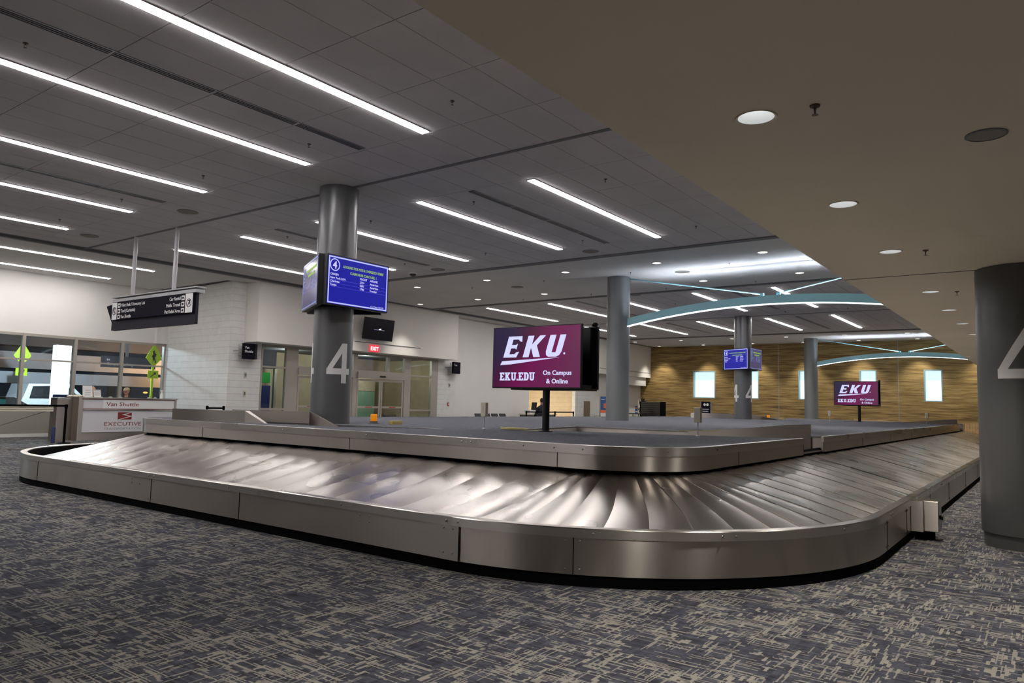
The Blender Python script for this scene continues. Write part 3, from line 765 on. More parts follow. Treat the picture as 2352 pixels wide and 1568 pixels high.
for cx, cy, w_ in ((8.42,10.1,'near numbered column'),(29.3,10.06,'distant numbered column')):
    for az, d in ((270,'right-hand'),(152,'left-hand'),(31,'hidden far-side')):
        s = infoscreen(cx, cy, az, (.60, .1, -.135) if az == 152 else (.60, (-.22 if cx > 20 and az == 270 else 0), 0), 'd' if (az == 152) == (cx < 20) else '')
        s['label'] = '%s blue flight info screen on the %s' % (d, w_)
    h = tag(MB().lathe([(.345,2.96),(.38,2.98),(.38,3.72),(.345,3.74)], cx, cy, n=24, cap=False).build('screen_mount', M['matteblack']), 'black mounting ring behind the info screens on the %s' % w_, 'bracket')

# ------------------------------------------------------------------ blue beams with tie rods
def beam(x, label, lab2):
    t = thing('arched_beam', label, 'beam')
    y0, y1 = 9.79, 1.7; ym = 5.745
    P = []
    n = 40
    def zb(y):
        u = (y-ym)/4.05; return 4.06-.40*u*u
    ys = [y0+(y1-y0)*i/n for i in range(n+1)]
    def ribbon(xa, xb, za, zc, name, m, i0=0, i1=None):
        mb = MB(); yy = ys[i0:(i1 if i1 else n)+1]; n_ = len(yy)-1
        for y in yy: mb.v += [(xa,y,zb(y)+za),(xb,y,zb(y)+za),(xb,y,zb(y)+zc),(xa,y,zb(y)+zc)]
        for i in range(n_):
            b = i*4
            for k in range(4): mb.f.append((b+k, b+(k+1)%4, b+4+(k+1)%4, b+4+k))
        mb.f += [(0,3,2,1), (n_*4,n_*4+1,n_*4+2,n_*4+3)]
        return mb.build(name, m, t)
    ribbon(x-.07, x+.07, .012, .18, 'beam_body', M['blue'])
    ribbon(x-.07, x-.055, .18, .225, 'beam_flange', M['blue']); ribbon(x+.055, x+.07, .18, .225, 'beam_flange', M['blue'])
    ribbon(x-.072, x+.05, -.008, .012, 'led_line', M['led'])
    ribbon(x-.03, x+.03, .18, .186, 'uplight', M['uplight'], 4, n-4)
    for (ya, za, yb, zb_) in ((9.74,5.03,5.95,4.33),(1.75,5.03,5.54,4.33)):
        MB().tube([(x,ya,za),(x,yb,zb_)], .016, 8).build('tie_rod', M['blue'], t)
        s = 1 if ya > 5.7 else -1
        box(x-.03,x+.03,yb-.03,yb+.06,zb_-.1,zb_+.03).build('clevis', M['blue'], t)
        MB().tube([(x,yb+.1*s,zb_+.02),(x,yb+.26*s,zb_+.05)], .026, 8).build('turnbuckle', M['blue'], t)
beam(18.83, 'pale blue arched beam with a glowing lower edge spanning from the light grey column', '')
beam(39.75, 'distant pale blue arched beam in front of the wood wall', '')

# ------------------------------------------------------------------ carousel
car_ = thing('baggage_carousel', 'long stainless steel baggage carousel with sloped overlapping plates and carpeted island', 'carousel')
OX0, OX1, OY0, OY1 = 4.73, 38.2, 1.32, 15.0
IX0, IX1, IY0, IY1 = 6.62, 36.4, 3.0, 13.4
def corner(c, R, a0, a1, n): return [(c[0]+R*cos(rad(a0+(a1-a0)*i/n)), c[1]+R*sin(rad(a0+(a1-a0)*i/n))) for i in range(n+1)]
def outline(d=0, kind='o', fine=1):
    """closed loop starting on the near (front) arm, running from far-left to right: left end -> front arm -> corner -> right arm ..."""
    if kind == 'o':
        cs = [((7.33,12.4),2.6), ((7.63,4.22),2.9), ((35.3,4.22),2.9), ((35.3,12.1),2.9)]
    else:
        cs = [((7.27,12.75),.65), ((7.66,4.04),1.04), ((35.36,4.04),1.04), ((35.36,12.35),1.05)]
    return cs
def loop(d, kind, nper):
    """points, resampled with the same parameter on inner and outer loops. d = outward offset"""
    cs = outline(0, kind)
    arcs = [corner(cs[0][0], cs[0][1]+d, 90, 180, nper[0]), corner(cs[1][0], cs[1][1]+d, 180, 270, nper[1]), corner(cs[2][0], cs[2][1]+d, 270, 360, nper[2]), corner(cs[3][0], cs[3][1]+d, 0, 90, nper[3])]
    pts = []
    for i in range(4):
        pts += arcs[i]
        a = arcs[i][-1]; b = arcs[(i+1) % 4][0]; n = nper[4+i]
        pts += [(a[0]+(b[0]-a[0])*k/n, a[1]+(b[1]-a[1])*k/n) for k in range(1, n)]
    return pts
NP = (9, 10, 10, 10, 17, 58, 17, 58)
# plates
inn = loop(-.05, 'i', NP); out = loop(-.125, 'o', NP)
N = len(inn)
def plate(i, lift):
    mb = MB(); nu, nv = 10, 6
    grid = []
    for u in range(nu+1):
        s = u/nu
        for v in range(nv+1):
            q = v/nv*1.10 - .05 + .20*sin(PI*s)            # bowed leading edge, overlapping the next plate
            k = i+q; k0 = math.floor(k); fr_ = k-k0
            a = [inn[k0 % N][j]+(inn[(k0+1) % N][j]-inn[k0 % N][j])*fr_ for j in (0,1)]
            b = [out[k0 % N][j]+(out[(k0+1) % N][j]-out[k0 % N][j])*fr_ for j in (0,1)]
            zz = .69+(.285-.69)*s + .010*(1-v/nv) + .014*sin(PI*v/nv) + lift[0]*sin(PI*s)*.4 + lift[1]*(v/nv-.5)*s + lift[2]*sin(2*PI*s)*sin(PI*v/nv)
            grid.append((a[0]+(b[0]-a[0])*s, a[1]+(b[1]-a[1])*s, zz))
    M_ = nv+1
    mb.v = grid + [(x,y,z-.005) for x,y,z in grid]
    T = len(grid)
    for u in range(nu):
        for v in range(nv):
            a, b, c, d = u*M_+v, (u+1)*M_+v, (u+1)*M_+v+1, u*M_+v+1
            mb.f += [(a,b,c,d), (T+a,T+d,T+c,T+b)]
    for u in range(nu):
        for v in (0, nv):
            a, b = u*M_+v, (u+1)*M_+v; mb.f.append((a,T+a,T+b,b) if v == 0 else (a,b,T+b,T+a))
    for v in range(nv):
        for u in (0, nu):
            a, b = u*M_+v, u*M_+v+1; mb.f.append((a,b,T+b,T+a) if u == 0 else (b,a,T+a,T+b))
    return mb.build('plate', M['plate'], car_, True)
for i in range(N):
    plate(i, (random.uniform(-.010,.012), random.uniform(-.006,.006), random.uniform(-.003,.003)))
# swept wall sections between two offsets of a loop
OF = 12
NF = (9*OF//4, 30, 30, 30, 40, 120, 40, 120)
def arc_table(pts):
    L = [0]
    for i in range(len(pts)): a = pts[i]; b = pts[(i+1) % len(pts)]; L.append(L[-1]+math.hypot(b[0]-a[0], b[1]-a[1]))
    return L
def section(kind, prof, i0, i1, name, m, parent=car_, smooth=True):
    """prof: list of (outward offset, z) closed; sweep from sample i0 to i1"""
    mb = MB(); k = len(prof)
    loops = [loop(d, kind, NF) for d, z in prof]
    n = len(loops[0]); cnt = i1-i0
    for s in range(i0, i1+1):
        for (d, z), lp in zip(prof, loops): mb.v.append((lp[s % n][0], lp[s % n][1], z))
    for s in range(cnt):
        for q in range(k): mb.f.append((s*k+q, (s+1)*k+q, (s+1)*k+(q+1) % k, s*k+(q+1) % k))
    mb.f += [tuple(range(k))[::-1], tuple(cnt*k+q for q in range(k))]
    return mb.build(name, m, parent, smooth)
base_o = loop(0, 'o', NF); Lo = arc_table(base_o); NO = len(base_o)
base_i = loop(0, 'i', NF); Li = arc_table(base_i); NI = len(base_i)
def idx_at(L, s):
    for i in range(len(L)-1):
        if L[i+1] > s: return i
    return len(L)-1
def nearest(pts, p): return min(range(len(pts)), key=lambda i: (pts[i][0]-p[0])**2+(pts[i][1]-p[1])**2)
# kerb panels: cut at the seams seen in the photograph on the near arm, then evenly
cuts = sorted({nearest(base_o, p) for p in [(4.73,12.1),(4.73,8.98),(4.73,7.0),(4.73,4.12),(4.98,3.05),(7.85,1.32),(9.1,1.32),(10.9,1.32),(13,1.32),(15.4,1.32)]} | {nearest(base_o, (x,1.32)) for x in (18,20.5,23,25.5,28,30.5,33,35.5)} | {nearest(base_o, (x,15.0)) for x in (8,12,17,22,27,32)} | {nearest(base_o, (38.2,y)) for y in (5,8,11)})
for a, b in zip(cuts, cuts[1:]+[cuts[0]+NO]):
    if b-a < 1: continue
    section('o', [(0,.09),(0,.388),(-.03,.388),(-.03,.09)], a, b, 'kerb_panel', M['steel'])
cuts2 = sorted({nearest(base_o, p) for p in [(4.73,8.98),(4.73,4.02),(5.66,2.04),(8.0,1.32),(12,1.32)]} | {nearest(base_o, (x,1.32)) for x in (17,22,27,32)} | {nearest(base_o, (x,15.0)) for x in (9,16,23,30)} | {nearest(base_o, (38.2,8))})
for a, b in zip(cuts2, cuts2[1:]+[cuts2[0]+NO]):
    section('o', [(.006,.372),(.006,.440),(.0,.446),(-.085,.446),(-.092,.440),(-.092,.37),(-.086,.37),(-.086,.438),(.0,.438),(.0,.372)], a, b, 'kerb_cap', M['cap_steel'])
# seam gaps read as dark lines
for c in cuts:
    p = base_o[c]; q = base_o[(c+1) % NO]; dx, dy = q[0]-p[0], q[1]-p[1]; L = math.hypot(dx,dy); dx/=L; dy/=L
    nx, ny = -dy, dx
    if (p[0]-20)*nx+(p[1]-8)*ny < 0: nx, ny = -nx, -ny
    fr = frame((p[0]+nx*.001, p[1]+ny*.001, 0), (dx,dy,0) if Vector((dx,dy,0)).cross(Vector((0,0,1))).dot(Vector((nx,ny,0))) > 0 else (-dx,-dy,0), (0,0,1))
    lbox(fr, -.004, .004, .09, .372, -.002, .0012, 'seam', M['matteblack'], car_)
bolt_me = None
def bolt(x, y, z, nx, ny, r=.009):
    global bolt_me
    if bolt_me is None:
        mb = MB().ell((0,0,0),(1,1,.55),8,5); bolt_me = bpy.data.meshes.new('bolt'); bolt_me.from_pydata(mb.v, [], mb.f); bolt_me.materials.append(M['bolt'])
        for p in bolt_me.polygons: p.use_smooth = True
    o = bpy.data.objects.new('bolt', bolt_me); COL.objects.link(o); o.parent = car_
    o.location = (x,y,z); o.scale = (r,r,r); o.rotation_euler = Vector((nx,ny,0)).to_track_quat('Z','Y').to_euler()
def at_s(pts, c, off):
    p = pts[c % len(pts)]; q = pts[(c+1) % len(pts)]; dx, dy = q[0]-p[0], q[1]-p[1]; L = math.hypot(dx,dy) or 1; dx/=L; dy/=L
    nx, ny = -dy, dx
    if (p[0]-20)*nx+(p[1]-8)*ny < 0: nx, ny = -nx, -ny
    return p[0]+dx*off, p[1]+dy*off, nx, ny
for c in cuts:
    if base_o[c][0] > 20 or base_o[c][1] > 12.5: continue
    for off in (-.06, -.0+.05):
        for z in (.345, .13):
            x,y,nx,ny = at_s(base_o, c, off); bolt(x+nx*.002, y+ny*.002, z, nx, ny)
for c in cuts2:
    if base_o[c][0] > 20: continue
    for off in (-.06,.06):
        x,y,nx,ny = at_s(base_o, c, off); bolt(x+nx*.008, y+ny*.008, .408, nx, ny, .011)
for p in ((4.73,5.5),(4.73,7.3),(4.73,10.5),(5.02,2.95),(6.7,1.47)):
    x,y,nx,ny = at_s(base_o, nearest(base_o,p), 0); bolt(x+nx*.008, y+ny*.008, .408, nx, ny, .011)
for y in (5.06,5.19,8.9+.3,9.4):
    for z in (.29,.34): bolt(4.728, y, z, -1, 0)
# cover strip
lbox(frame((4.724,4.1,0),(0,-1,0),(0,0,1)), -.11,.11,.092,.372,0,.004,'cover_strip',M['steel'],car_)
for yy in (4.05,4.15):
    for z in (.35,.15): bolt(4.718, yy, z, -1, 0)
section('o', [(-.012,0),(-.012,.088),(-.03,.088),(-.03,0)], 0, NO, 'toe_kick_shadow', M['matteblack'])  # toe set flush and black to stand for the shadow under the kerb
section('o', [(-.094,.0),(-.094,.43),(-.104,.43),(-.104,0)], 0, NO, 'inner_wall', M['matteblack'])
# dark pit under the plates
mb = MB().prism([(x,y) for x,y in loop(-.12,'o',(6,6,6,6,2,2,2,2))], .02, .1); mb.build('pit_floor', M['matteblack'], car_)
section('i', [(-.07,.02),(-.07,.80),(-.09,.80),(-.09,.02)], 0, NI, 'core_wall', M['matteblack'])  # shadow gap below the deck fascia painted in as a black core
# deck fascia with gaps where the chutes come out
gx = ((11.25,12.55),(33.45,34.75))
def gi(x): return nearest(base_i, (x, IY0))
segs = []
g = sorted([(gi(a), gi(b)) for a, b in gx])
dcuts = sorted({nearest(base_i, p) for p in [(6.62,7.45),(6.62,4.3),(6.62,10.9),(8.5,3.0),(15.5,3.0),(18.5,3.0),(21.5,3),(24.5,3),(27.5,3),(30.5,3)]} | {nearest(base_i,(x,13.4)) for x in (10,15,20,25,30,34)} | {nearest(base_i,(36.4,y)) for y in (5,8,11)} | {g[0][0],g[0][1],g[1][0],g[1][1]})
for a, b in zip(dcuts, dcuts[1:]+[dcuts[0]+NI]):
    if (a, b) in g: continue
    section('i', [(0,.738),(0,.90),(-.025,.90),(-.025,.738)], a, b-0, 'fascia_panel', M['steel'])
dc2 = sorted({nearest(base_i, p) for p in [(6.62,8.9),(6.62,5.5),(6.66,4.1),(7.9,3.0),(19.9,3),(26.3,3)]} | {nearest(base_i,(x,13.4)) for x in (10,17,24,31)} | {nearest(base_i,(36.4,8))} | {g[0][0],g[0][1],g[1][0],g[1][1]})
for a, b in zip(dc2, dc2[1:]+[dc2[0]+NI]):
    if (a, b) in g: continue
    section('i', [(.005,.892),(.005,.982),(-.03,.987),(-.03,.892)], a, b, 'fascia_cap', M['cap_steel'])
for c in dcuts:
    if base_i[c][0] > 22 or base_i[c][1] > 12.5: continue
    x,y,nx,ny = at_s(base_i, c, 0)
    fr = frame((x+nx*.001,y+ny*.001,0), (-ny*-1 if False else ny*-1, nx, 0), (0,0,1))
    if (fr.to_3x3() @ Vector((0,0,1))).dot(Vector((nx,ny,0))) < 0: fr = frame((x+nx*.001,y+ny*.001,0), (ny, -nx, 0), (0,0,1))
    lbox(fr, -.004,.004,.74,.892,-.002,.001,'seam',M['matteblack'],car_)
for p in ((6.62,8.95),(6.62,8.85),(6.62,7.2),(6.62,5.44),(6.62,5.58),(6.62,4.7),(6.68,4.3),(6.7,3.95),(7.05,3.2),(7.85,3.0),(7.95,3.0),(6.62,12.0),(6.62,10.6)):
    x,y,nx,ny = at_s(base_i, nearest(base_i,p), 0); 
    x,y = (x if abs(nx)>.9 else x), (p[1] if abs(nx) > .9 else y)
    bolt(x+nx*.007, y+ny*.007, .94, nx, ny, .012)
# carpeted deck with the two pairs of chute openings
S2 = 22.2
def sh(P, d): return [(x+d, y) for x, y in P]
R1 = [(6.76,12.1),(7.07,10.5),(7.2,10.2),(7.42,8.72),(8.42,7.5),(8.05,9.6),(7.95,10.05),(7.38,11.4)]
R2 = [(9.7,6.9),(9.9,6.3),(10.38,4.94),(11.22,3.03),(11.22,2.9),(12.58,2.9),(12.5,3.6),(12.3,5.2),(12.2,7.4)]
dk = [(x,y) for x,y in loop(-.03,'i',(8,10,10,10,4,1,4,10))]
# front edge notch at the gaps is taken by the R2 shapes: clip the deck to y>=3.03 and let R2 stop there
def notch(d): return [(11.25+d,3.03),(10.38+d,4.94),(9.9+d,6.3),(9.7+d,6.9),(12.2+d,7.4),(12.3+d,5.2),(12.55+d,3.6),(12.55+d,3.03)]
R2c = [(9.7,6.9),(9.9,6.3),(10.38,4.94),(11.2,3.06),(12.56,3.06),(12.5,3.6),(12.3,5.2),(12.2,7.4)]
dk2 = []
for i, (x, y) in enumerate(dk):
    dk2.append((x, y)); x2, y2 = dk[(i+1) % len(dk)]
    if y < 3.2 and y2 < 3.2 and x2 > x:
        for d in (0, S2):
            if x < 11.25+d and x2 >= 11.25+d: dk2 += notch(d)
dk2 = [q for i, q in enumerate(dk2) if not (q[1] < 3.02 and (11.3 < q[0] < 12.5 or 33.5 < q[0] < 34.7))]
flat([dk2, sh(R1,0), sh(R1,S2)], M['deckcarpet'], car_, Matrix.Translation((0,0,.958)), 'carpeted_deck', .011)
def sheet(pts, m='steeldark', th=.02, name='chute_wall'):
    """vertical sheet: list of (x,y,zbottom,ztop)"""
    mb = MB()
    n = len(pts)
    for i,(x,y,a,b) in enumerate(pts):
        j = min(i+1,n-1); k = max(i-1,0)
        dx, dy = pts[j][0]-pts[k][0], pts[j][1]-pts[k][1]; L = math.hypot(dx,dy); nx, ny = -dy/L*th, dx/L*th
        mb.v += [(x,y,a),(x+nx,y+ny,a),(x+nx,y+ny,b),(x,y,b)]
    for i in range(n-1):
        for k in range(4): mb.f.append((i*4+k,(i+1)*4+k,(i+1)*4+(k+1)%4,i*4+(k+1)%4))
    mb.f += [(0,1,2,3), tuple((n-1)*4+k for k in (3,2,1,0))]
    return mb.build(name, M[m], car_)
for d in (0, S2):
    # infeed pair: two parallel walls with slanted ends, a belt between them
    sheet([(6.70+d,12.1,.90,1.17),(7.03+d,10.5,.90,1.17),(7.2+d,10.2,.90,.98)], th=.10, m='steel')
    sheet([(7.38+d,11.4,.80,1.175),(7.95+d,10.05,.80,1.175),(7.42+d,8.72,.80,.985)], th=.04, m='steeldark')
    MB().panel([(6.85+d,12.0,.93),(7.15+d,10.55,.93),(7.88+d,10.1,.93),(7.33+d,11.3,.93)], .02).build('infeed_belt', M['matteblack'], car_)
    MB().panel([(7.15+d,10.55,.93),(7.3+d,10.0,.86),(7.85+d,9.75,.86),(7.88+d,10.1,.93)], .015).build('chute_slide', M['steeldark'], car_)
    MB().panel([(7.28+d,10.1,.84),(7.45+d,8.75,.84),(8.38+d,7.6,.84),(8.0+d,9.7,.84)], .015).build('chute_slide', M['steeldark'], car_)
    sheet([(7.97+d,9.95,.80,.985),(8.06+d,9.6,.80,.985),(8.42+d,7.5,.80,.985)], th=.02, m='steel')
    # outfeed chute running out over the plates
    sheet([(9.7+d,6.9,.8,.985),(12.2+d,7.4,.8,.985)], m='steel'); sheet([(12.2+d,7.4,.8,.985),(12.3+d,5.2,.78,.985),(12.42+d,4.2,.76,1.07),(12.5+d,3.55,.74,1.15),(12.54+d,3.2,.74,1.17)], m='steel', th=.05)
    sheet([(9.7+d,6.9,.8,.975),(9.9+d,6.3,.8,.975),(10.38+d,4.94,.78,.975),(11.2+d,3.03,.74,.975)], m='steel', th=-.02)
    MB().panel([(9.7+d,6.9,.86),(11.2+d,3.02,.75),(12.56+d,3.02,.75),(12.2+d,7.4,.86)], .015).build('chute_slide', M['steel'], car_)
    sheet([(12.6+d,3.45,.76,.975),(12.6+d,3.01,.76,.975)], m='steel', th=.04)
# end post box on the kerb (emergency stop)
es = thing('stop_box', 'small stainless switch box fixed to the outer kerb of the carousel right arm', 'switch box')
box(9.36,9.62,1.06,1.24,.10,.43).build('box_body', M['steel'], es, bevel=.006)
box(9.28,9.36,1.20,1.318,.10,.43).build('mount_plate', M['steel'], es)
box(9.40,9.58,1.12,1.30,0,.10).build('foot', M['matteblack'], es)
MB().lathe([(.02,0),(.03,.015),(.03,.03)], n=12).build('push_button', M['black'], es, M4=Matrix.Translation((9.5,1.06,.25)) @ Matrix.Rotation(PI/2,4,'X'))

# things standing on the deck
def poly_letters():
    E_ = [(0,0),(.2,0),(.52,.0),(.60,.26),(.5,.26),(.45,.17),(.26,.17),(.26,.42),(.42,.42),(.44,.36),(.52,.36),(.52,.64),(.44,.64),(.42,.58),(.26,.58),(.26,.84),(.45,.84),(.5,.74),(.6,.74),(.58,1),(0,1),(0,1)]
    E_ = [(0,0),(.62,0),(.68,.27),(.56,.24),(.48,.15),(.25,.15),(.25,.43),(.45,.43),(.52,.38),(.52,.66),(.45,.59),(.25,.59),(.25,.85),(.5,.85),(.6,.76),(.7,.73),(.64,1),(0,1)]
    K_ = [(0,0),(.25,0),(.25,.44),(.46,0),(.74,0),(.47,.54),(.74,1),(.50,1),(.25,.58),(.25,1),(0,1)]
    U_ = [(.0,.24),(.05,.08),(.16,0),(.5,0),(.61,.08),(.66,.24),(.66,1),(.42,1),(.42,.2),(.25,.2),(.25,1),(0,1)]
    return E_, K_, U_
def ekustand(px, py, z0, label, lab):
    t = thing('display_stand', label, 'display', 'advertising displays on the carousel', loc=(px,py,z0))
    MB().lathe([(.11,0),(.11,.012),(.06,.02),(.055,.02),(.055,.78)], n=20).build('pole', M['black'], t, True)
    W, H = 1.62, .95; zc = 1.12; xf = -.20; yc = .08
    fr = frame((xf, yc, zc), (0,-1,0), (0,0,1))
    sc_ = lbox(fr, -W/2, W/2, -H/2, H/2, -.045, 0, 'screen_case', M['black'], t, bevel=.004)
    me = MB().box(-W/2+.018, W/2-.018, -.004, 0, -H/2+.022, H/2-.014)
    s = me.build('display', M['eku'], t); s.matrix_local = Matrix(((0,1,0,xf),(-1,0,0,yc),(0,0,1,zc),(0,0,0,1))) @ Matrix.Identity(4)
    lbox(fr, -W/2+.02, W/2-.02, -H/2, H/2, -.55, -.50, 'rear_screen', M['black'], t)
    lbox(fr, -.3, .3, -.2, .2, -.50, -.045, 'mount_frame', M['black'], t)
    lbox(fr, W/2-.06, W/2-.02, -H/2+.02, H/2-.03, -.50, -.35, 'rear_housing', M['matteblack'], t)
    lbox(fr, -.5, W/2-.02, -H/2-.02, -H/2+.06, -.50, -.07, 'tray', M['black'], t)
    MB().lathe([(.04,0),(.05,.03),(.035,.06),(.0,.07)], n=14).build('top_camera', M['black'], t, True, M4=Matrix.Translation((.26,-.68,zc+H/2)))
    f2 = fr @ Matrix.Translation((0,0,.006))
    E_, K_, U_ = poly_letters()
    sk = .32
    def place(P, x0, w, h=.325, y0=.0):
        return [(x0+p[0]*w+sk*(p[1]*h), y0+p[1]*h*1.0) for p in P]
    for P, x0, w in ((E_,-.60,.40),(K_,-.23,.43),(U_,.17,.42)):
        flat([place(P, x0, w, .325, -.0+.0)], M['screenlogo'], sc_, f2, 'logo_letter', .0012)
    flat([circle(.52,.045,.016,16)], M['screenlogo'], sc_, f2, 'logo_dot', .0012)
    flat([[(-.655,-.115),(-.62,-.055),(.44,-.01),(-.45,-.105)]], M['screenlogo'], sc_, f2, 'logo_swoosh', .0012)
    Es = [(0,0),(.86,0),(.86,.34),(.68,.34),(.68,.2),(.42,.2),(.42,.42),(.56,.42),(.56,.34),(.68,.34),(.68,.66),(.56,.66),(.56,.58),(.42,.58),(.42,.8),(.66,.8),(.66,.68),(.84,.68),(.84,1),(0,1),(0,.84),(.13,.84),(.13,.16),(0,.16)]
    Es = [(0,0),(.88,0),(.88,.33),(.72,.33),(.66,.18),(.42,.18),(.42,.42),(.62,.42),(.62,.58),(.42,.58),(.42,.82),(.64,.82),(.68,.69),(.84,.69),(.84,1),(0,1),(0,.84),(.12,.84),(.12,.16),(0,.16)]
    Ks = [(0,0),(.5,0),(.5,.15),(.4,.15),(.4,.38),(.62,.15),(.54,.15),(.54,0),(1.04,0),(1.04,.15),(.94,.15),(.6,.54),(.88,.85),(.98,.85),(.98,1),(.54,1),(.54,.85),(.6,.85),(.4,.62),(.4,.85),(.5,.85),(.5,1),(0,1),(0,.85),(.12,.85),(.12,.15),(0,.15)]
    Us = [(.12,.28),(.2,.08),(.36,0),(.64,0),(.8,.08),(.88,.28),(.88,.85),(1.0,.85),(1.0,1),(.56,1),(.56,.85),(.64,.85),(.64,.28),(.58,.18),(.46,.18),(.40,.28),(.40,.85),(.48,.85),(.48,1),(0,1),(0,.85),(.12,.85)]
    Do = [(0,0),(.56,0),(.8,.1),(.92,.32),(.92,.68),(.8,.9),(.56,1),(0,1),(0,.85),(.12,.85),(.12,.15),(0,.15)]; Di = [(.4,.17),(.52,.17),(.62,.3),(.62,.7),(.52,.83),(.4,.83)]
    lx = -.66
    for P in ((Es,),(Ks,),(Us,),([(0,0),(.22,0),(.22,.22),(0,.22)],),(Es,),(Do,Di),(Us,)):
        w_ = max(q[0] for q in P[0])
        flat([[(lx+q[0]*.103,-.355+q[1]*.125) for q in pp] for pp in P], M['screenlogo'], sc_, f2, 'slab_letter', .0012); lx += (w_+.08)*.103
    text('On Campus', .095, M['screenlogo'], sc_, f2, (.40,-.27), align='CENTER', bold=.002, depth=.0012, width=.5)
    text('& Online', .095, M['screenlogo'], sc_, f2, (.40,-.395), align='CENTER', bold=.002, depth=.0012, width=.38)
ekustand(9.33, 6.22, DZ, 'nearer black pole display showing a white slanted logo on maroon, on the carousel deck', '')
ekustand(31.5, 6.2, DZ, 'distant black pole display with the same maroon picture in front of the wood wall', '')
def sensor(x, y, lab, big=1):
    t = thing('sensor_post', lab, 'sensor', 'sensor posts on the deck', loc=(x,y,DZ))
    MB().lathe([(.03,0),(.03,.01),(.008,.02),(.008,.22)], n=10).build('rod', M['rod'], t, True)
    MB().box(-.035,.035,-.05,.05,.2,.42).build('sensor_head', M['cream'], t, bevel=.008)
    box(-.037,-.035,-.02,.02,.26,.36).build('lens', M['postergrey'], t)
sensor(9.15,7.27,'cream sensor box on a thin rod left of the near pole display'); sensor(10.27,4.19,'cream sensor box on a thin rod at the right end of the near deck')
sensor(31.35,7.27,'far sensor post left of the distant pole display'); sensor(34.1,4.19,'far sensor post right of the distant pole display')
def beacon(x, y, lab):
    t = thing('beacon', lab, 'beacon light', 'amber beacons', loc=(x,y,DZ))
    MB().lathe([(.095,0),(.095,.012),(.07,.015),(.07,.04)], n=18).build('base', M['leg'], t, True)
    MB().lathe([(.055,.04),(.058,.05),(.058,.15),(.05,.165)], n=18).build('amber_dome', M['amber'], t, True)
beacon(9.15,9.78,'amber beacon on the deck right of the near numbered column'); beacon(31.64,9.78,'tiny amber beacon on the far deck right of the distant numbered column')
tag(box(9.12,9.36,9.28,9.38,DZ,DZ+.06).build('wood_block', M['woodblock'], bevel=.004), 'pale yellow block lying beside the near amber beacon', 'block')
tag(box(31.8,32.1,9.2,9.4,DZ,DZ+.07).build('wood_block', M['woodblock'], bevel=.004), 'pale yellow block beside the far amber beacon', 'block')
pts = []
for k in range(70):
    a = k*.5; pts.append((9.25+.1*cos(a)+.02*sin(a*.37), 6.75+.16*sin(a*1.0)+.1*sin(k*.11), DZ+.012+.0004*k))
pts += [(9.3,6.55,DZ+.01),(9.32,6.42,DZ+.01),(9.33,6.32,DZ+.02)]
tag(MB().tube(pts,.006,5).build('coiled_cable', M['cable'], None, True), 'coiled cream cable lying on the deck beside the near display pole', 'cable')
tag(MB().tube([(11.6,5.1,.99),(11.9,4.9,1.02),(12.2,4.8,1.0),(12.35,4.6,1.03)],.006,5).build('loose_cable', M['cable'], None, True), 'thin pale cable looping over the right chute edge', 'cable')

# ------------------------------------------------------------------ hanging sign
hs = thing('hanging_sign', 'dark hanging direction sign on two silver rods at upper left', 'sign')
for y in (17.35,15.53): MB().tube([(8.46,y,CZ),(8.46,y,3.62)], .045, 12).build('rod', M['rod'], hs, True)
box(8.32,8.56,14.4,18.05,3.66,3.685).build('top_plate', M['sigray'], hs)
box(8.33,8.54,14.42,18.03,3.56,3.63).build('top_channel', M['sigray'], hs)
MB().prism([(8.40,14.5),(8.40,18.15),(8.50,18.15),(8.46,14.5)], 2.90, 3.56).build('sign_body', M['darkgrey'], hs)
box(8.34,8.40,14.52,18.02,3.14,3.55).build('sign_face', M['darknavy'], hs)
MB().add([(8.42,18.05,2.9),(8.42,18.5,3.5),(8.42,18.05,3.55),(8.5,18.05,2.9),(8.5,18.5,3.5),(8.5,18.05,3.55)], [(0,2,1),(3,4,5),(0,1,4,3),(1,2,5,4),(2,0,3,5)]).build('rear_blade', M['darknavy'], hs)
fr = frame((8.34,16.27,3.14),(0,-1,0),(0,0,1))
for x0,x1 in ((-1.76,-1.53),(1.46,1.74)):
    lbox(fr, x0,x1,.0,.41,0,.004,'arrow_panel',M['num'],hs)
    c = (x0+x1)/2; flat([circle(c,.205,.095,24), circle(c,.205,.08,24)], M['darknavy'], hs, fr, 'arrow_ring', .001, .005)
    s = 1 if c > 0 else -1
    flat([[(c-s*.05,.15),(c-s*.035,.14),(c+s*.03,.225),(c+s*.03,.17),(c+s*.05,.17),(c+s*.05,.27),(c-s*.04,.27),(c-s*.04,.25),(c+s*.015,.25)]], M['darknavy'], hs, fr, 'arrow', .001, .005)
f2 = fr @ Matrix.Translation((0,0,.002))
for k,(a,b) in enumerate((('Valet Park / Economy Lot','Car Rental'),('Taxi (Curbside)','Public Transit'),('Van Shuttle','Pet Relief Area'))):
    y = .30-.135*k
    lbox(fr, -1.49,-1.37,y-.02,y+.08,0,.003,'pictogram',M['num'],hs); lbox(fr, 1.30,1.42,y-.02,y+.08,0,.003,'pictogram',M['num'],hs)
    lbox(fr, -1.46,-1.40,y+.01,y+.05,.003,.005,'pictogram_symbol',M['darknavy'],hs); lbox(fr, 1.33,1.39,y+.01,y+.05,.003,.005,'pictogram_symbol',M['darknavy'],hs)
    text(a, .105, M['num'], hs, f2, (-1.33,y-.005), depth=.001, bold=.0015); text(b, .105, M['num'], hs, f2, (1.27,y-.005), align='RIGHT', depth=.001, bold=.0015)
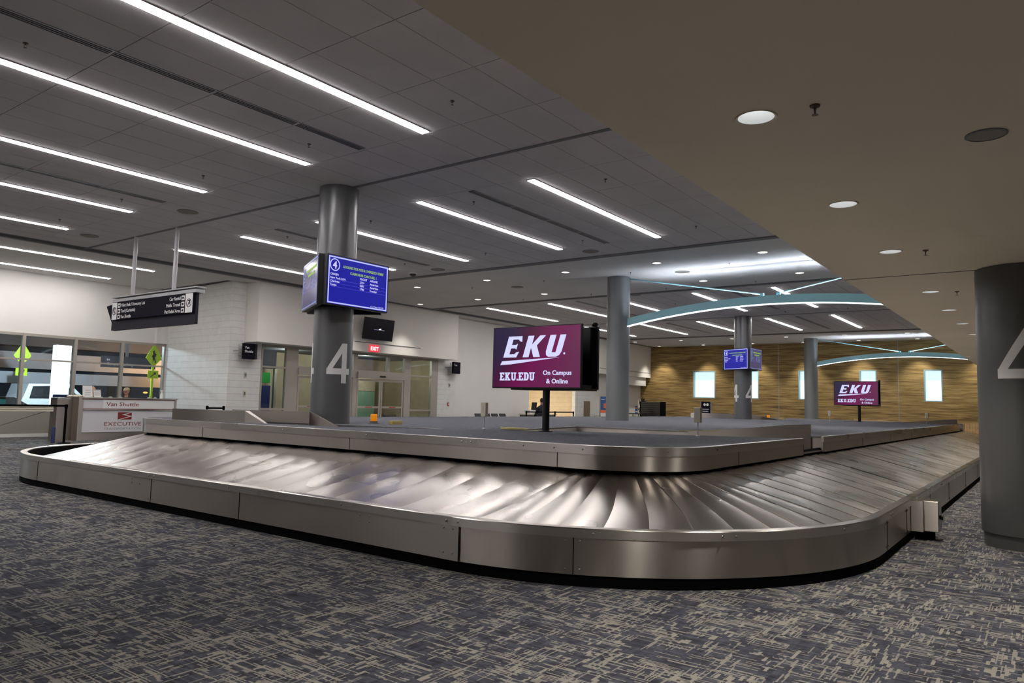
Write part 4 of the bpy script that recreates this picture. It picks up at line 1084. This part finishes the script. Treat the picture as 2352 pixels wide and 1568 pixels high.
# small projecting signs
def blade(x, lines, label):
    t = thing('blade_sign', label, 'sign', 'projecting door signs', loc=(x,20.8,2.6))
    box(-.02,.4,-.08,.02,0,.5).build('sign_box', M['darknavy'], t, bevel=.006)
    MB().add([(.4,-.08,0),(.55,.02,.02),(.55,.02,.5),(.4,-.08,.5),(.4,.0,0),(.55,.06,.02),(.55,.06,.5),(.4,.0,.5)], [(0,1,2,3),(4,7,6,5),(3,2,6,7),(0,4,5,1),(1,5,6,2),(0,3,7,4)]).build('rear_face', M['darkgrey'], t)
    mb = MB()
    for z in (.1,.2,.3,.4): mb.tube([(-.14,0,z),(-.02,0,z)],.008,6)
    mb.tube([(-.14,0,.05),(-.14,0,.45)],.01,6); mb.tube([(-.14,0,.25),(-.14,.30,.25)],.012,6)
    mb.build('bracket', M['sigray'], t)
    f = frame((.0,-.081,0),(1,0,0),(0,0,1))
    for k, s in enumerate(lines): text(s, .11, M['num'], t, f, (.02,.33-.12*k), depth=.001, bold=.001)
blade(13.72, ('Van','Shuttle'), 'small dark blade sign reading Van Shuttle left of the glass doors')
blade(23.9, ('Taxi',), 'small dark blade sign reading Taxi right of the glass doors')
# wall tv, exit sign
tv = thing('wall_television', 'black tilted television mounted above the doors right of the near numbered column', 'television')
f = frame((18.9,20.1,4.0),(1,0,0),(0,-.14,.99))
lbox(f,-.74,.74,-.40,.40,-.06,0,'screen_case',M['tvblack'],tv,bevel=.004)
lbox(f,-.2,.2,-.15,.15,-.30,-.06,'wall_bracket',M['matteblack'],tv)
lbox(f,-.25,.28,-.03,-.02,0,.003,'blue_line',M['dim'],tv); flat([[(-.03,-.015),(.1,-.015),(.1,.03),(.05,.03),(.0,.01)]], M['exitwhite'], tv, f, 'logo', .001,.001)
ex = thing('exit_sign', 'lit red exit sign above the sliding doors under the television', 'sign')
f = frame((18.95,20.36,3.17),(1,0,0),(0,0,1))
lbox(f,-.24,.24,0,.26,-.036,0,'sign_box',M['exitred'],ex,bevel=.004)
text('EXIT',.19,M['exitwhite'],ex,f,(0,.06),align='CENTER',bold=.004,depth=.002)
# little wall fittings
def fitting(x,y,z,w,h,m,lab,name='wall_switch',cat='wall box'):
    t = thing(name,lab,cat,None,loc=(x,y,z)); box(-w/2,w/2,-.03,0,-h/2,h/2).build('plate',M[m],t,bevel=.004); box(-w/4,w/4,-.042,-.03,-h/4,h/4).build('button',M['leg' if m != 'red' else 'white'],t)
fitting(14.05,WY,2.1,.1,.2,'postergrey','grey wall box high on the block pier left of the doors')
fitting(14.05,WY,1.5,.1,.2,'cream','cream wall box lower on the block pier left of the doors')
fitting(24.05,WY-.006,2.1,.1,.18,'postergrey','grey wall box on the blocks under the Taxi sign')
fitting(24.02,WY-.006,1.28,.1,.16,'red','red fire alarm pull right of the glass doors','fire_alarm','alarm')

# ------------------------------------------------------------------ shuttle desk
dkx = thing('service_desk', 'stainless and white shuttle service desk at left with red and white signs', 'desk')
box(9.92,12.95,23.1,23.95,1.235,1.27).build('counter_top', M['steel'], dkx)
box(9.93,10.06,23.12,23.95,0,1.235).build('side_panel', M['steel'], dkx); box(12.85,12.93,23.12,23.95,0,1.235).build('side_panel', M['steel'], dkx)
box(9.5,9.93,23.5,23.95,0,1.24).build('side_wing', M['steeldark'], dkx)
box(10.06,12.85,23.2,23.25,0,1.235).build('front_core', M['steel'], dkx)
box(10.06,12.85,23.14,23.2,.94,1.21).build('upper_panel', M['deskwhite'], dkx)
box(10.06,12.85,23.13,23.2,.235,.87).build('lower_panel', M['deskwhite'], dkx)
box(10.02,12.88,23.12,23.14,1.21,1.222).build('red_trim', M['deskred'], dkx); box(10.02,12.88,23.12,23.14,.925,.94).build('red_trim', M['deskred'], dkx)
box(10.62,12.85-.0,23.13,23.14,.94,1.21).build('sign_plate', M['num'], dkx)
box(10.06,12.85,23.10,23.14,.88,.925).build('steel_rail', M['cap_steel'], dkx)
box(10.0,12.88,23.16,23.2,0,.235).build('kick_panel', M['steel'], dkx)
f = frame((10.0,23.13,0),(1,0,0),(0,0,1))
text('Van Shuttle',.17,M['deskred'],dkx,f,(.72,1.02),bold=.001,depth=.001,width=.98)
f = frame((10.0,23.13,0),(1,0,0),(0,0,1))
lbox(f,1.08,1.5,.61,.83,0,.003,'logo_plate',M['deskred'],dkx)
flat([[(1.05,.60),(1.44,.71),(1.2,.76),(1.48,.835),(1.52,.835),(1.30,.765),(1.52,.71),(1.1,.60)]], M['num'], dkx, f, 'logo_mark', .001, .004)
text('EXECUTIVE',.165,M['deskred'],dkx,f,(.68,.42),bold=0,depth=.001,width=1.12)
text('TRANSPORTATION',.1,M['deskgrey'],dkx,f,(.68,.30),bold=0,depth=.001,width=1.12)
for i,(x,z1,m,l,c,n) in enumerate(((10.35,1.62,'num','white printed notice standing at the left end of the shuttle desk','notice','notice_board'),(10.62,1.5,'num','smaller white leaflet holder beside the standing notice on the shuttle desk','leaflet holder','leaflet_holder'))):
    t = thing(n,l,c,None,loc=(x,23.55,1.27)); h = z1-1.27
    MB().panel([(-.15+.05*i,-.02,0),(.13-.02*i,-.02,0),(.12-.02*i,.04,h),(-.15+.05*i,.04,h)],.012).build('board',M[m],t); box(-.12,.12,-.1,.02,0,.02).build('foot',M['white'],t)
    for q in range(3): MB().panel([(-.09,-.024+.012*q,.06+.07*q),(.07,-.024+.012*q,.06+.07*q),(.07,-.022+.014*q,.085+.07*q),(-.09,-.022+.014*q,.085+.07*q)],.004).build('print_block',M['postergrey'],t)
tag(MB().ell((10.05,23.5,1.3),(.16,.1,.045),12,7).ell((9.9,23.6,1.29),(.12,.09,.035),10,6).build('crumpled_bag', M['cream'], None, True),'crumpled cream bag on the left end of the shuttle desk','bag')
t = thing('spray_bottle','small white bottle at the right end of the shuttle desk','bottle',None,loc=(12.62,23.5,1.27))
MB().lathe([(.05,0),(.05,.14),(.02,.2),(.02,.24)],n=14).build('bottle_body',M['white'],t,True); MB().box(-.05,.03,-.015,.015,.24,.28).build('nozzle',M['white'],t)
for k,x in enumerate((10.95,11.25,12.15,12.35)):
    t = thing('tape_dispenser','small pale desk item, %s from left along the shuttle counter top' % ['first','second','third','last'][k],'desk item','small items on the shuttle desk',loc=(x,23.4,1.27)); box(-.05,.05,-.03,.03,0,.02).build('base',M['postergrey'],t); box(-.03,.03,-.015,.015,.02,.035).build('pad',M['num'],t)
# folding tables at far left
tb = thing('folding_table','stack of cream folding tables with metal legs at the far left','table',None,loc=(0,0,0))
for k in range(3): box(5.2,9.05,22.6,23.3,.86+.055*k,.905+.055*k).build('table_top', M['table'], tb)
for x in (7.75,5.6):
    for y in (22.7,23.2): MB().tube([(x,y,0),(x,y,.86)],.02,8).build('leg',M['leg'],tb)
MB().tube([(7.75,22.72,.45),(8.9,22.72,.86)],.01,6).build('brace',M['leg'],tb); MB().tube([(7.75,22.72,.45),(6.6,22.72,.86)],.01,6).build('brace',M['leg'],tb)
def stanchion(x,y,lab,h=1.0,m='matteblack'):
    t = thing('stanchion',lab,'barrier post','belt barrier posts',loc=(x,y,0))
    MB().lathe([(.17,0),(.17,.015),(.04,.03),(.032,.04),(.032,h-.1),(.04,h-.09),(.04,h),(.03,h+.01)],n=18).build('post',M[m],t,True); return t
def belt(a, b, lab, z=.95):
    tag(MB().panel([(a[0],a[1],z-.03),(b[0],b[1],z-.03),(b[0],b[1],z+.025),(a[0],a[1],z+.025)],.004).build('barrier_belt',M['matteblack']),lab,'belt','barrier belts')
stanchion(9.15,22.05,'black barrier post left of the shuttle desk',1.06); stanchion(5.0,22.05,'black barrier post beyond the left edge',1.06)
belt((9.11,22.05),(5.04,22.05),'long black barrier belt in front of the folding tables',1.03)
tag(MB().lathe([(.05,0),(.05,.42),(.03,.45)],8.95,22.25,n=14).build('umbrella_roll',M['navy'],None,True),'short navy roll standing behind the black post by the tables','roll')
stanchion(12.55,20.7,'left post of the short belt pair behind the left chute wall',1.09); stanchion(13.1,20.7,'right post of the short belt pair behind the left chute wall',1.09)
belt((12.59,20.7),(13.06,20.7),'short black belt between two posts behind the carousel',1.03)
for k,(x,l) in enumerate(((26.22,'left post of the booth barrier'),(28.5,'middle post of the booth barrier right of the pole'),(30.1,'right post of the booth barrier'))): stanchion(x,18.5,'black '+l,1.06)
belt((26.26,18.5),(28.46,18.5),'black belt in front of the booth, left length',1.03); belt((28.54,18.5),(30.06,18.5),'black belt in front of the booth, right length',1.03)
# booth
bt = thing('booth_desk','small grey booth desk with a pale top behind the black barrier','desk')
box(28.2,30.4,19.6,20.4,.86,.91).build('desk_top',M['table'],bt); box(28.3,30.3,19.7,20.35,0,.86).build('desk_front',M['leg'],bt)
mo = thing('monitor','black monitor standing on the booth desk','monitor',None,loc=(29.2,20.1,.91))
MB().panel([(-.35,0,.12),(.2,.12,.12),(.28,.12,.55),(-.27,0,.55)],.04).build('screen',M['black'],mo); box(-.12,.12,.0,.2,0,.02).build('foot',M['black'],mo); box(-.03,.03,.06,.1,.02,.2).build('stand',M['black'],mo)
vestobj('printer','white box shaped printer at the left of the booth monitor','printer',28.3,28.75,19.75,20.1,.911,1.1,'white')
# seats by the wall
for k,x in enumerate((25.75,26.35,26.95,27.55)):
    t = thing('waiting_chair','dark waiting chair, %s of four in the row against the white wall' % ('leftmost','second from left','third from left','rightmost')[k],'chair','waiting chairs',loc=(x,20.35,0))
    MB().panel([(-.25,.28,.45),(.22,.28,.45),(.17,.42,.9),(-.28,.42,.9)],-.04).build('backrest',M['chair'],t); MB().box(-.25,.23,-.2,.3,.41,.45).build('seat',M['chair'],t,bevel=.008)
    for q in ((-.2,-.15),(.2,-.15),(-.2,.25),(.2,.25)): MB().tube([(q[0],q[1],0),(q[0],q[1],.41)],.015,6).build('leg',M['leg'],t)
bn = thing('waste_bin','low navy topped bin right of the glass doors','bin',None,loc=(24.4,20.5,0))
MB().box(-.65,.65,-.25,.25,0,.66).build('bin_body',M['darknavy'],bn,bevel=.01); MB().box(-.68,.68,-.28,.28,.66,.72).build('lid',M['navy'],bn,bevel=.01)
# right-hand furniture in front of the wood wall
t = thing('poster_stand','tall blue and orange poster stand left of the light grey column','poster stand',None,loc=(33.9,19.0,0))
box(-.35,.35,-.02,.02,1.15,1.85).build('poster_top',M['posterblue'],t); box(-.35,.35,-.02,.02,1.0,1.15).build('poster_band',M['orangeflat'],t); box(-.35,.35,-.02,.02,.45,1.0).build('poster_foot',M['num'],t)
box(-.37,-.35,-.03,.03,0,1.85).build('post',M['leg'],t); box(.35,.37,-.03,.03,0,1.85).build('post',M['leg'],t); box(-.02,.2,-.024,-.02,1.25,1.5).build('picture',M['orangeflat'],t)
text('Welcome',.12,M['num'],t,frame((-.3,-.022,1.68),(1,0,0),(0,0,1)),depth=.001) if False else box(-.28,.1,-.024,-.02,1.68,1.71).build('print_line',M['num'],t)
t = thing('wall_panel','tall brown cabinet door on the block wall right of the booth','cabinet',None,loc=(35.7,WY-.01,0)); box(-.3,.3,-.06,0,.7,1.6).build('door',M['brown'],t); box(.2,.24,-.08,-.06,1.1,1.2).build('handle',M['leg'],t)
t = thing('walking_frame','thin metal frame standing in front of the brown cabinet','frame',None,loc=(35.0,19.9,0)); MB().tube([(-.3,0,0),(-.3,0,.85),(.25,0,.85),(.3,0,0)],.015,6).build('hoop',M['leg'],t); MB().tube([(-.3,.4,0),(-.3,.4,.85),(.25,.4,.85),(.3,.4,0)],.015,6).build('hoop',M['leg'],t)
rk = thing('slatted_rack','tall black slatted rack in front of the wood wall','rack',None,loc=(38.0,18.15,0))
for q in (-.62,.62): box(-.3,.3,q-.03,q+.03,0,1.66).build('side_frame',M['matteblack'],rk)
for k in range(14): box(-.32,-.26,-.59,.59,.12+.11*k,.2+.11*k).build('slat',M['black'],rk); 
for k in range(14): box(-.325,-.32,-.59,.59,.2+.11*k,.212+.11*k).build('slat_edge',M['rackbar'],rk)
box(-.25,.28,-.59,.59,.02,1.62).build('core',M['matteblack'],rk)
pl = thing('potted_plant','dark leafy plant behind the top left of the black rack','plant',None,loc=(39.6,19.6,0))
MB().lathe([(.2,0),(.26,.5),(.24,.5)],n=18).build('pot',M['black'],pl,True)
for k in range(26):
    a = random.uniform(0,2*PI); r = random.uniform(.1,.42); z = random.uniform(.8,1.85)
    MB().add([(0,0,.5+.4*(z-.8)),(r*.6*cos(a)-.06*sin(a),r*.6*sin(a)+.06*cos(a),z),(r*cos(a),r*sin(a),z+.1),(r*.6*cos(a)+.06*sin(a),r*.6*sin(a)-.06*cos(a),z-.02)],[(0,1,2,3)]).build('leaf',M['plantgreen'],pl)
t = thing('side_table','small black table right of the light grey column','table',None,loc=(36.9,18.6,0)); box(-.5,.5,-.4,.5,.95,1.0).build('table_top',M['black'],t)
for q in ((-.45,-.35),(.45,-.35),(-.45,.45),(.45,.45)): MB().tube([(q[0],q[1],0),(q[0],q[1],.95)],.025,6).build('leg',M['black'],t)
t = thing('table_card','blue and white card standing on the small black table','sign',None,loc=(36.9,18.6,1.0)); box(-.15,.15,0,.02,0,.4).build('card',M['posterblue'],t); box(-.12,.12,-.004,0,.05,.12).build('print_line',M['num'],t); box(-.12,.12,-.004,0,.25,.32).build('print_line',M['orangeflat'],t)
t = thing('side_bench','low black bench beside the rack','bench',None,loc=(37.3,17.4,0)); box(-.3,.3,-.5,.4,.72,.76).build('seat',M['black'],t)
for q in ((-.25,-.45),(.25,-.45),(-.25,.35),(.25,.35)): MB().tube([(q[0],q[1],0),(q[0],q[1],.72)],.02,6).build('leg',M['black'],t)
t = thing('traffic_cone','small orange cone left of the black rack','cone',None,loc=(38.4,19.15,0)); MB().lathe([(.14,.03),(.03,.75)],n=16).build('cone_body',M['orange'],t,True); box(-.2,.2,-.2,.2,0,.03).build('base',M['black'],t)
t = thing('info_board','black upright notice board with white text before the wood wall','notice board',None,loc=(38.4,15.2,0)); f = frame((0,0,0),(0,-1,0),(0,0,1))
lbox(f,-.27,.27,.7,1.72,0,.04,'board',M['darknavy'],t); 
for q in (-.28,.28): lbox(f,q-.02,q+.02,0,1.74,-.01,.05,'side_post',M['sigray'],t)
for k in range(5): lbox(f,-.2,.18-.05*(k%2),1.3-.11*k,1.325-.11*k,.04,.045,'text_line',M['num'],t)
flat([circle(-.07,1.56,.07,16),circle(.09,1.56,.07,16)],M['num'],t,f,'symbol',.002,.04)
# curved slatted bench before the wood wall
mb = MB()
def slat_at(x, y, ang, z1):
    c_, s_ = cos(ang), sin(ang)
    n = len(mb.v)
    for dx, dy in ((-.02,-.012),(.02,-.012),(.02,.012),(-.02,.012)): mb.v.append((x+dx*c_-dy*s_, y+dx*s_+dy*c_, .12)); 
    for dx, dy in ((-.02,-.012),(.02,-.012),(.02,.012),(-.02,.012)): mb.v.append((x+dx*c_-dy*s_+.16, y+dx*s_+dy*c_, z1))
    mb.f += [(n,n+3,n+2,n+1),(n+4,n+5,n+6,n+7),(n,n+1,n+5,n+4),(n+1,n+2,n+6,n+5),(n+2,n+3,n+7,n+6),(n+3,n,n+4,n+7)]
for k in range(150):
    y = 8.4-.045*k; slat_at(41.2+.2*sin(y*1.1), y, 0, .95+.04*sin(y*.9))
bw = thing('slatted_bench','long curved pale wood slatted bench in front of the wood wall at right','bench')
o = mb.build('slats',M['benchwood'],bw); o['kind'] = 'stuff'
box(41.0,41.03,1.7,8.4,.02,.06).build('glow_strip',M['warmled'],bw)
box(41.35,41.5,1.7,8.4,.0,.5).build('plinth',M['brown'],bw)

# ------------------------------------------------------------------ people
def person(loc, rz, label, cap=False, jacket='cloth', seated=True, cup=False, vest=None):
    t = thing('person', label, 'person', None, loc=loc, rz=rz)      # local -y = facing
    mb = MB(); hz = .0
    H = 1.66 if not seated else 1.32+.28
    top = H; hc = top-.12
    # torso, neck, head
    mb.ell((0,0,hc-.62),(.19,.13,.34)); mb.ell((0,0,hc-.36),(.215,.12,.14)); mb.tube([(0,0,hc-.28),(0,-.01,hc-.08)],[.06,.05],10)
    mb.ell((0,-.01,hc),(.076,.095,.115),16,12); mb.ell((0,-.105,hc-.015),(.014,.022,.024),8,6)
    mb.ell((.077,0,hc-.01),(.012,.022,.03),8,6); mb.ell((-.077,0,hc-.01),(.012,.022,.03),8,6)
    mb.ell((0,-.07,hc-.085),(.04,.035,.03),8,6)
    hips = hc-.95
    for s in (-1,1):
        mb.tube([(s*.19,0,hc-.32),(s*.26,-.03,hc-.60),(s*.22,-.25,hc-.76)],[.055,.046,.034],10)
        mb.ell((s*.215,-.29,hc-.78),(.035,.05,.02),8,6)
        for q in range(4): mb.tube([(s*.215+(q-1.5)*.017,-.32,hc-.78),(s*.215+(q-1.5)*.018,-.365+.006*abs(q-1.5),hc-.785),(s*.215+(q-1.5)*.018,-.385,hc-.80)],[.0085,.008,.007],6)
        mb.tube([(s*.18,-.28,hc-.78),(s*.165,-.32,hc-.79)],[.01,.008],6)
        if seated:
            mb.tube([(s*.1,0,hips),(s*.12,-.42,hips+.02),(s*.12,-.45,hips-.42)],[.09,.065,.045],10); mb.ell((s*.12,-.52,hips-.46),(.045,.12,.04),8,6)
        else:
            mb.tube([(s*.1,0,hips+.05),(s*.105,-.01,hips*.5),(s*.105,.01,.08)],[.09,.065,.042],10); mb.ell((s*.105,-.06,.04),(.045,.12,.04),8,6)
    mb.ell((0,0,hips+.05),(.17,.13,.14))
    body = mb.build('body', M['skin'], t, True)
    md = body.modifiers.new('r','REMESH'); md.mode = 'VOXEL'; md.voxel_size = .011; md.use_smooth_shade = True
    bpy.context.view_layer.update()
    me = bpy.data.meshes.new_from_object(body.evaluated_get(bpy.context.evaluated_depsgraph_get())); body.modifiers.clear(); body.data = me
    # clothes: slightly larger shells
    mb = MB(); mb.ell((0,0,hc-.62),(.205,.145,.36)); mb.ell((0,0,hc-.36),(.232,.137,.145)); mb.tube([(0,0,hc-.27),(0,-.005,hc-.19)],[.085,.068],12)
    for s in (-1,1): mb.tube([(s*.19,0,hc-.32),(s*.26,-.03,hc-.60),(s*.225,-.22,hc-.745)],[.07,.06,.045],10)
    mb.build('jacket', M[vest or jacket], t, True)
    mb = MB(); mb.ell((0,0,hips+.04),(.185,.145,.15))
    for s in (-1,1):
        if seated: mb.tube([(s*.1,0,hips),(s*.12,-.42,hips+.02),(s*.12,-.45,hips-.40)],[.105,.08,.06],10)
        else: mb.tube([(s*.1,0,hips+.05),(s*.105,-.01,hips*.5),(s*.105,.01,.1)],[.105,.078,.06],10)
    mb.build('trousers', M['cloth'], t, True)
    MB().ell((0,.018,hc+.02),(.084,.098,.105),14,9).build('hair', M['hair'], t, True)
    for s in (-1,1): MB().ell((s*.03,-.098,hc+.012),(.011,.006,.006),8,5).build('eye', M['black'], t, True)
    box(-.025,.025,-.106,-.1,hc-.062,hc-.056).build('mouth', M['deskred'], t)
    if cap:
        MB().ell((0,.0,hc+.05),(.094,.112,.085),16,9).build('cap', M['cap'], t, True)
        MB().add([(-.07,-.07,hc+.045),(.07,-.07,hc+.045),(.05,-.19,hc+.02),(-.05,-.19,hc+.02),(-.07,-.07,hc+.055),(.07,-.07,hc+.055),(.05,-.19,hc+.03),(-.05,-.19,hc+.03)],[(0,3,2,1),(4,5,6,7),(0,1,5,4),(1,2,6,5),(2,3,7,6),(3,0,4,7)]).build('cap_peak', M['cap'], t)
    return t
def stool(x,y,lab,z=.62):
    t = thing('stool',lab,'stool','desk stools',loc=(x,y,0)); MB().lathe([(.19,z-.06),(.2,z-.03),(.19,z)],n=18).build('seat',M['black'],t,True)
    for a in range(4): MB().tube([(.12*cos(a*PI/2+.6),.12*sin(a*PI/2+.6),z-.06),(.2*cos(a*PI/2+.6),.2*sin(a*PI/2+.6),0)],.012,6).build('leg',M['leg'],t)
person((11.92,24.4,0), rad(-45), 'person in a tan cap and dark jacket seated behind the shuttle desk', cap=True)
stool(11.92,24.4,'stool under the seated person in the tan cap',.42)
person((10.85,24.4,.02), rad(15), 'dark-haired person mostly hidden behind the white notice on the desk')
stool(10.85,24.4,'stool behind the white notice on the desk',.42)
person((28.35,19.15,0), rad(150), 'standing person in dark clothes half hidden by the near display pole', seated=False)
# ------------------------------------------------------------------ extra unseen lamps indoors
bl = bpy.data.lights.new('booth_light','AREA'); bl.energy = 260; bl.size = 1.5; bl.color = (1,.88,.7)
o = bpy.data.objects.new('booth_light', bl); COL.objects.link(o); o.location = (31.5,23.2,3.15)
pt_light((17.4,23.4,2.9), 80, (1,.95,.85), .15); pt_light((21.0,23.0,2.9), 110, (1,.95,.85), .15)  # unseen vestibule lamps, added to brighten the view through the doors
